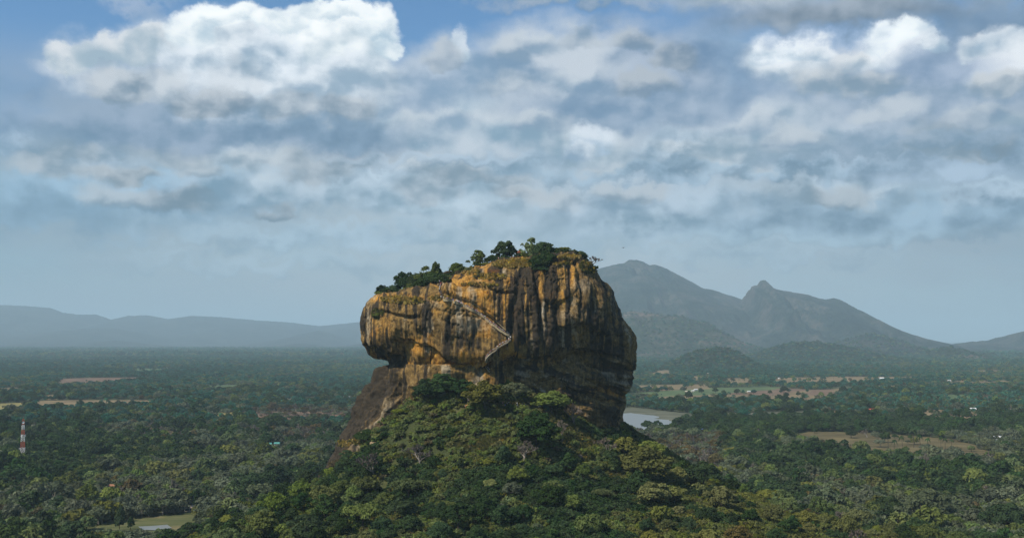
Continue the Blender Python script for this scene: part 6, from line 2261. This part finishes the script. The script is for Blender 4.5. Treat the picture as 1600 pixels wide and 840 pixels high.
part('counter', [box(-2.7, -1.5, .5, 2.6, .6, 1.0)], M_white, hut)
for sx_ in (-4.3, 4.3):
    part('post', [box(sx_, -2.1, 1.1, .16, .16, 3.5)], M_door, hut)
part('sheet', [box(-3.2, -1.75, 1.9, 1.6, .06, 1.1)], M_white, hut)
terr = []
for k in range(16):
    a, b_ = rngV.uniform(782, 842), rngV.uniform(632, 637)
    x, y, z = ground_hit(a, b_)
    terr.append((x, y, z + .12, rngV.uniform(0, 6.28)))
terr.sort(key=lambda q: q[0])
people(terr, 'counting along the red soil terrace towards the green hut', 'visitors on the terrace', dict(white=5, yellow=6, pink=2, blue=1))
spots = []
for a, b_ in ((862, 640), (865, 641), (841, 641), (845, 643)):
    x, y, z = ground_hit(a, b_)
    spots.append((x, y, z + .12, rngV.uniform(0, 6.28)))
people(spots, 'standing beside the green hut', 'visitors at the hut', dict(white=4, black=2, red=1))
spots = []
for a, b_ in ((726, 637), (731, 636), (735, 636)):
    x, y, z = ground_hit(a, b_)
    spots.append((x, y, z + .12, rngV.uniform(0, 6.28)))
people(spots, 'on the small soil patch by the small grey tree', 'visitors on the small soil patch', dict(yellow=4, white=2))
spots = []
for px, dy in ((757, -20), (741, -18), (738, -18), (779, -18), (796, -18), (799, -18), (802, -17), (808, -16), (820, -18), (878, -16), (884, -15)):
    x = at(px, 420, ROCK_Y + dy)[0]
    tp = rock_top(x, ROCK_Y + dy)
    if tp is not None:
        spots.append((x, tp.y, tp.z - .05, rngV.uniform(0, 6.28)))
people(spots, 'counting along the rock summit from the tower side', 'visitors on the summit', dict(white=8, pink=2, black=2))
# summit shelter
x = at(813, 410, ROCK_Y - 14)[0]
tp = rock_top(x, ROCK_Y - 14)
M_tent = plain_mat('rust_red_canvas', (0.20, 0.065, 0.035), .9, .1, .25, 2)
sh2 = root_at('summit_shelter', (tp.x, tp.y, tp.z), 'small rust-red pointed shelter on the summit beside the tallest tree', 'shelter', None, .3)
part('roof', (np.array([(-2.4, -2, 2.1), (2.4, -2, 2.1), (2.4, 2, 2.1), (-2.4, 2, 2.1), (-.5, 0, 4.2), (.5, 0, 4.2), (.5, .05, 4.2), (-.5, .05, 4.2)]), np.array([[0, 3, 2, 1], [4, 5, 6, 7], [0, 1, 5, 4], [1, 2, 6, 5], [2, 3, 7, 6], [3, 0, 4, 7]])), M_tent, sh2)
for a, b_ in ((-2.1, -1.7), (2.1, -1.7), (2.1, 1.7), (-2.1, 1.7)):
    part('post', [box(a, b_, .9, .14, .14, 2.6)], M_door, sh2)

# low ruined walls on the summit
M_brick = plain_mat('old_red_brick', (0.20, 0.095, 0.045), .95, .1, .4, 1.5)
for px, py, L_, lb in ((772, 424, 7.0, 'short ruined red-brown wall on the summit edge below the round dark tree'), (735, 421, 5.0, 'small ruined brick wall on the slope beside the lone summit tree'), (806, 404, 6.0, 'low brick terrace wall next to the summit shelter')):
    h, n_ = rock_hit(px, py)
    if h is None:
        continue
    Vw, Fw = [], []
    rr_ = random.Random(px)
    for k in range(int(L_ / .7)):
        Vw.append(box(-L_ / 2 + k * .7, rr_.uniform(-.08, .08), .35 + rr_.uniform(-.2, .25), .69, .8, 1.5 + rr_.uniform(-.3, .4)))
    g_ = join(Vw)
    tag(link('ruined_wall', mesh_from('ruined_wall', g_[0], g_[1], [M_brick]), None, tuple(h), .15), lb, 'wall')

# ------------------------------------------------------------------ boulders below the spur
for k, (px, py, w_, lb) in enumerate([(570, 692, 14, 'dark tilted boulder below the rock spur'), (584, 697, 15, 'pale tan boulder below the rock spur'), (740, 604, 14, 'small brown boulder at the foot of the orange cliff'), (905, 716, 12, 'brown boulder on the grass slope under the overhang')]):
    x, y, z = ground_hit(px, py)
    w2m = w_ * y / FOCAL / 2
    d = sphere_dirs(1, np.random.default_rng(k))
    b2 = bmesh.new()
    bmesh.ops.create_icosphere(b2, subdivisions=4, radius=1.0)
    P_ = np.array([v.co[:] for v in b2.verts])
    disp_ = 1 + .28 * fbm(P_[:, 0] * 1.3 + k * 7, P_[:, 1] * 1.3, P_[:, 2] * 1.3, 4, 500 + k)
    cut = np.clip(P_ @ np.array([.5, -.5, .7]), None, .62)
    P_ = P_ * disp_[:, None] * np.array([1, .9, .72])
    for v, q_ in zip(b2.verts, P_):
        v.co = q_ * w2m
    me = bpy.data.meshes.new('boulder')
    b2.to_mesh(me)
    b2.free()
    me.materials.append(plain_mat('boulder_stone', (0.26, 0.19, 0.11) if k == 1 else (0.10, 0.075, 0.05), .95, .1, .4, 1.0))
    attr(me, 'pale', np.full(len(me.vertices), .2))
    for p in me.polygons:
        p.use_smooth = True
    tag(link('boulder', me, None, (x, y, z + w2m * .35), k * 1.3), lb, 'boulder')

# ------------------------------------------------------------------ lattice tower on the plain
tx, ty, tz = on_plain(35, 716)
tower = root_at('lattice_tower', (tx, ty, 0), 'red and white banded lattice telecom tower rising from the woods', 'tower', None, .3)
TH = 43.0


def half(z):
    return 2.5 - 1.6 * z / TH


BANDS = [(0, 5, 'r'), (5, 12, 'w'), (12, 18.5, 'r'), (18.5, 26, 'w'), (26, 31.5, 'r'), (31.5, 36.5, 'w'), (36.5, 43, 'r')]
for z0, z1, c_ in BANDS:
    G_ = []
    zs_ = np.linspace(z0, z1, 4)
    for i in range(3):
        a, b_ = zs_[i], zs_[i + 1]
        ha, hb = half(a), half(b_)
        cn = [(-1, -1), (1, -1), (1, 1), (-1, 1)]
        for j in range(4):
            p, q_ = cn[j], cn[(j + 1) % 4]
            G_.append(bar((p[0] * ha, p[1] * ha, a), (p[0] * hb, p[1] * hb, b_), .15))
            G_.append(bar((p[0] * ha, p[1] * ha, a), (q_[0] * hb, q_[1] * hb, b_), .085))
            G_.append(bar((q_[0] * ha, q_[1] * ha, a), (p[0] * hb, p[1] * hb, b_), .085))
            G_.append(bar((p[0] * hb, p[1] * hb, b_ - .02), (q_[0] * hb, q_[1] * hb, b_ - .02), .085))
    o = part('lattice_band', G_, M_redp if c_ == 'r' else M_white, tower)
    o['label'] = 'red painted lattice band' if c_ == 'r' else 'white painted lattice band'
for z, a0, w_, h_ in ((25, .3, .55, 2.6), (25, 2.4, .55, 2.6), (25, 4.5, .55, 2.6), (11, .9, .55, 2.4), (11, 3.0, .55, 2.4), (11, 5.1, .55, 2.4), (35, 1.2, .5, 2.4), (35, 4.2, .5, 2.4)):
    r_ = half(z) * 1.45 + .5
    part('panel_antenna', [box(r_ * math.cos(a0), r_ * math.sin(a0), z, w_, .3, h_, a0 + PI / 2), box(r_ * .8 * math.cos(a0), r_ * .8 * math.sin(a0), z, .12, r_ * .5, .12, a0 + PI / 2)], M_white, tower)
n_ = 20
V = []
for rr, yy in ((.05, -1.9), (.8, -2.05), (1.25, -2.3), (1.25, -1.7), (.9, -1.5), (.05, -1.45)):
    for t in range(n_):
        V.append((rr * math.cos(t * 2 * PI / n_), yy, 39.5 + rr * math.sin(t * 2 * PI / n_)))
part('dish_antenna', (np.array(V), grid_faces(n_, 6, True)), M_white, tower)
part('lightning_rod', [bar((0, 0, 42.8), (0, 0, 46), .08)], M_redp, tower)

# ------------------------------------------------------------------ houses on the plain
rngB = random.Random(4)
for (px, py, w_, roof_k, wall_k, turn, lb) in HOUSES:
    x, y, _z = on_plain(px, py)
    Lh = max(5.0, w_ * y / FOCAL)
    D_ = max(4.5, min(9.0, Lh * rngB.uniform(.5, .7)))
    Hh = 3.0 if px != 296 else 2.8
    ho = root_at('pavilion' if px == 296 else 'house', (x, y, 0), lb, 'pavilion' if px == 296 else 'house', 'houses on the plain' if px != 296 else None, turn)
    if px == 296:
        for a in (-.46, 0, .46):
            for b_ in (-.42, .42):
                part('post', [box(a * Lh, b_ * D_, Hh / 2, .25, .25, Hh)], WALLS['white'], ho)
        part('floor', [box(0, 0, .12, Lh, D_, .3)], WALLS['cream'], ho)
    else:
        rg_ = D_ * .30
        Vw, Fw = box(0, 0, Hh / 2, Lh, D_, Hh)
        gab = []
        for sx_ in (-1, 1):
            gab.append((np.array([(sx_ * Lh / 2, -D_ / 2, Hh), (sx_ * Lh / 2, D_ / 2, Hh), (sx_ * Lh / 2, .01, Hh + rg_), (sx_ * Lh / 2, -.01, Hh + rg_)]), np.array([[0, 1, 2, 3]])))
        part('wall', [(Vw, Fw)] + gab, WALLS[wall_k], ho)
        part('door', [box(-.12 * Lh, -D_ / 2 - .04, 1.05, 1.0, .08, 2.1)], M_door, ho)
        for a in (-.34, .28):
            part('window', [box(a * Lh, -D_ / 2 - .04, 1.6, 1.1, .08, 1.1)], M_door, ho)
    rg_ = D_ * .30
    e_ = .5
    prof = [(-D_ / 2 - e_, Hh - e_ * .6), (0, Hh + rg_ + .02), (D_ / 2 + e_, Hh - e_ * .6), (D_ / 2 + e_, Hh - e_ * .6 + .18), (0, Hh + rg_ + .22), (-D_ / 2 - e_, Hh - e_ * .6 + .18)]
    V = [(sx_ * (Lh / 2 + e_), a, b_) for sx_ in (-1, 1) for a, b_ in prof]
    Fr = [[k, (k + 1) % 6, 6 + (k + 1) % 6, 6 + k] for k in range(6)] + [[0, 1, 4, 5], [1, 2, 3, 4], [6, 11, 10, 7], [7, 10, 9, 8]]
    part('roof', (np.array(V, float), np.array(Fr)), ROOFS[roof_k], ho)

# ------------------------------------------------------------------ bird in the sky beside the rock
bx_, by_, bz_ = at(974, 387, 420)
M_bird = plain_mat('dark_feathers', (0.03, 0.028, 0.025), .8, .2, .2, 6)
body = tube([(-.34, 0, 0), (-.24, 0, .02), (0, 0, .02), (.22, 0, .0), (.34, 0, .04), (.42, 0, .03)], [.02, .07, .10, .06, .055, .01], 8)
G_ = [body]
for s_ in (-1, 1):
    V = []
    for t, yy, zz, ch in ((0, .05, .03, .26), (.35, .35, .16, .25), (.7, .62, .12, .18), (1, .92, .02, .05)):
        V += [(.10 - .12 * t, s_ * yy, zz), (.10 - .12 * t - ch, s_ * yy, zz - .01), (.10 - .12 * t - ch, s_ * yy, zz + .015), (.10 - .12 * t, s_ * yy, zz + .03)]
    G_.append((np.array(V), grid_faces(4, 4, True)))
G_.append((np.array([(-.3, -.03, .0), (-.3, .03, .0), (-.55, .12, 0), (-.55, -.12, 0)]), np.array([[0, 1, 2, 3]])))
Vb, Fb = join(G_)
tag(link('bird', mesh_from('bird', Vb, Fb, [M_bird]), None, (bx_, by_, bz_), .6), 'small dark bird gliding in the sky above the domed mountain', 'bird')

# ------------------------------------------------------------------ smoke of a distant fire
sx_, sy_, sz_ = on_plain(372, 541)
sb = bmesh.new()
bmesh.ops.create_icosphere(sb, subdivisions=4, radius=1.0)
for v in sb.verts:
    q_ = np.array(v.co)
    v.co = v.co * float(1 + .45 * fbm(q_[0] * 1.6, q_[1] * 1.6, q_[2] * 1.6, 3, 900))
    v.co.x += .55 * v.co.z
sm = bpy.data.meshes.new('smoke')
sb.to_mesh(sm)
sb.free()
smm = bpy.data.materials.new('thin_white_smoke')
smm.use_nodes = True
smm.node_tree.nodes.clear()
spv = smm.node_tree.nodes.new('ShaderNodeVolumePrincipled')
spv.inputs['Color'].default_value = (.9, .92, .94, 1)
spv.inputs['Density'].default_value = 0.0016
smo = smm.node_tree.nodes.new('ShaderNodeOutputMaterial')
smm.node_tree.links.new(spv.outputs[0], smo.inputs['Volume'])
sm.materials.append(smm)
so = tag(link('smoke', sm, None, (sx_, sy_, 45)), 'thin white smoke drifting up from the far plain below the hazy ridge', None, None, 'stuff')
so.scale = (110, 110, 60)
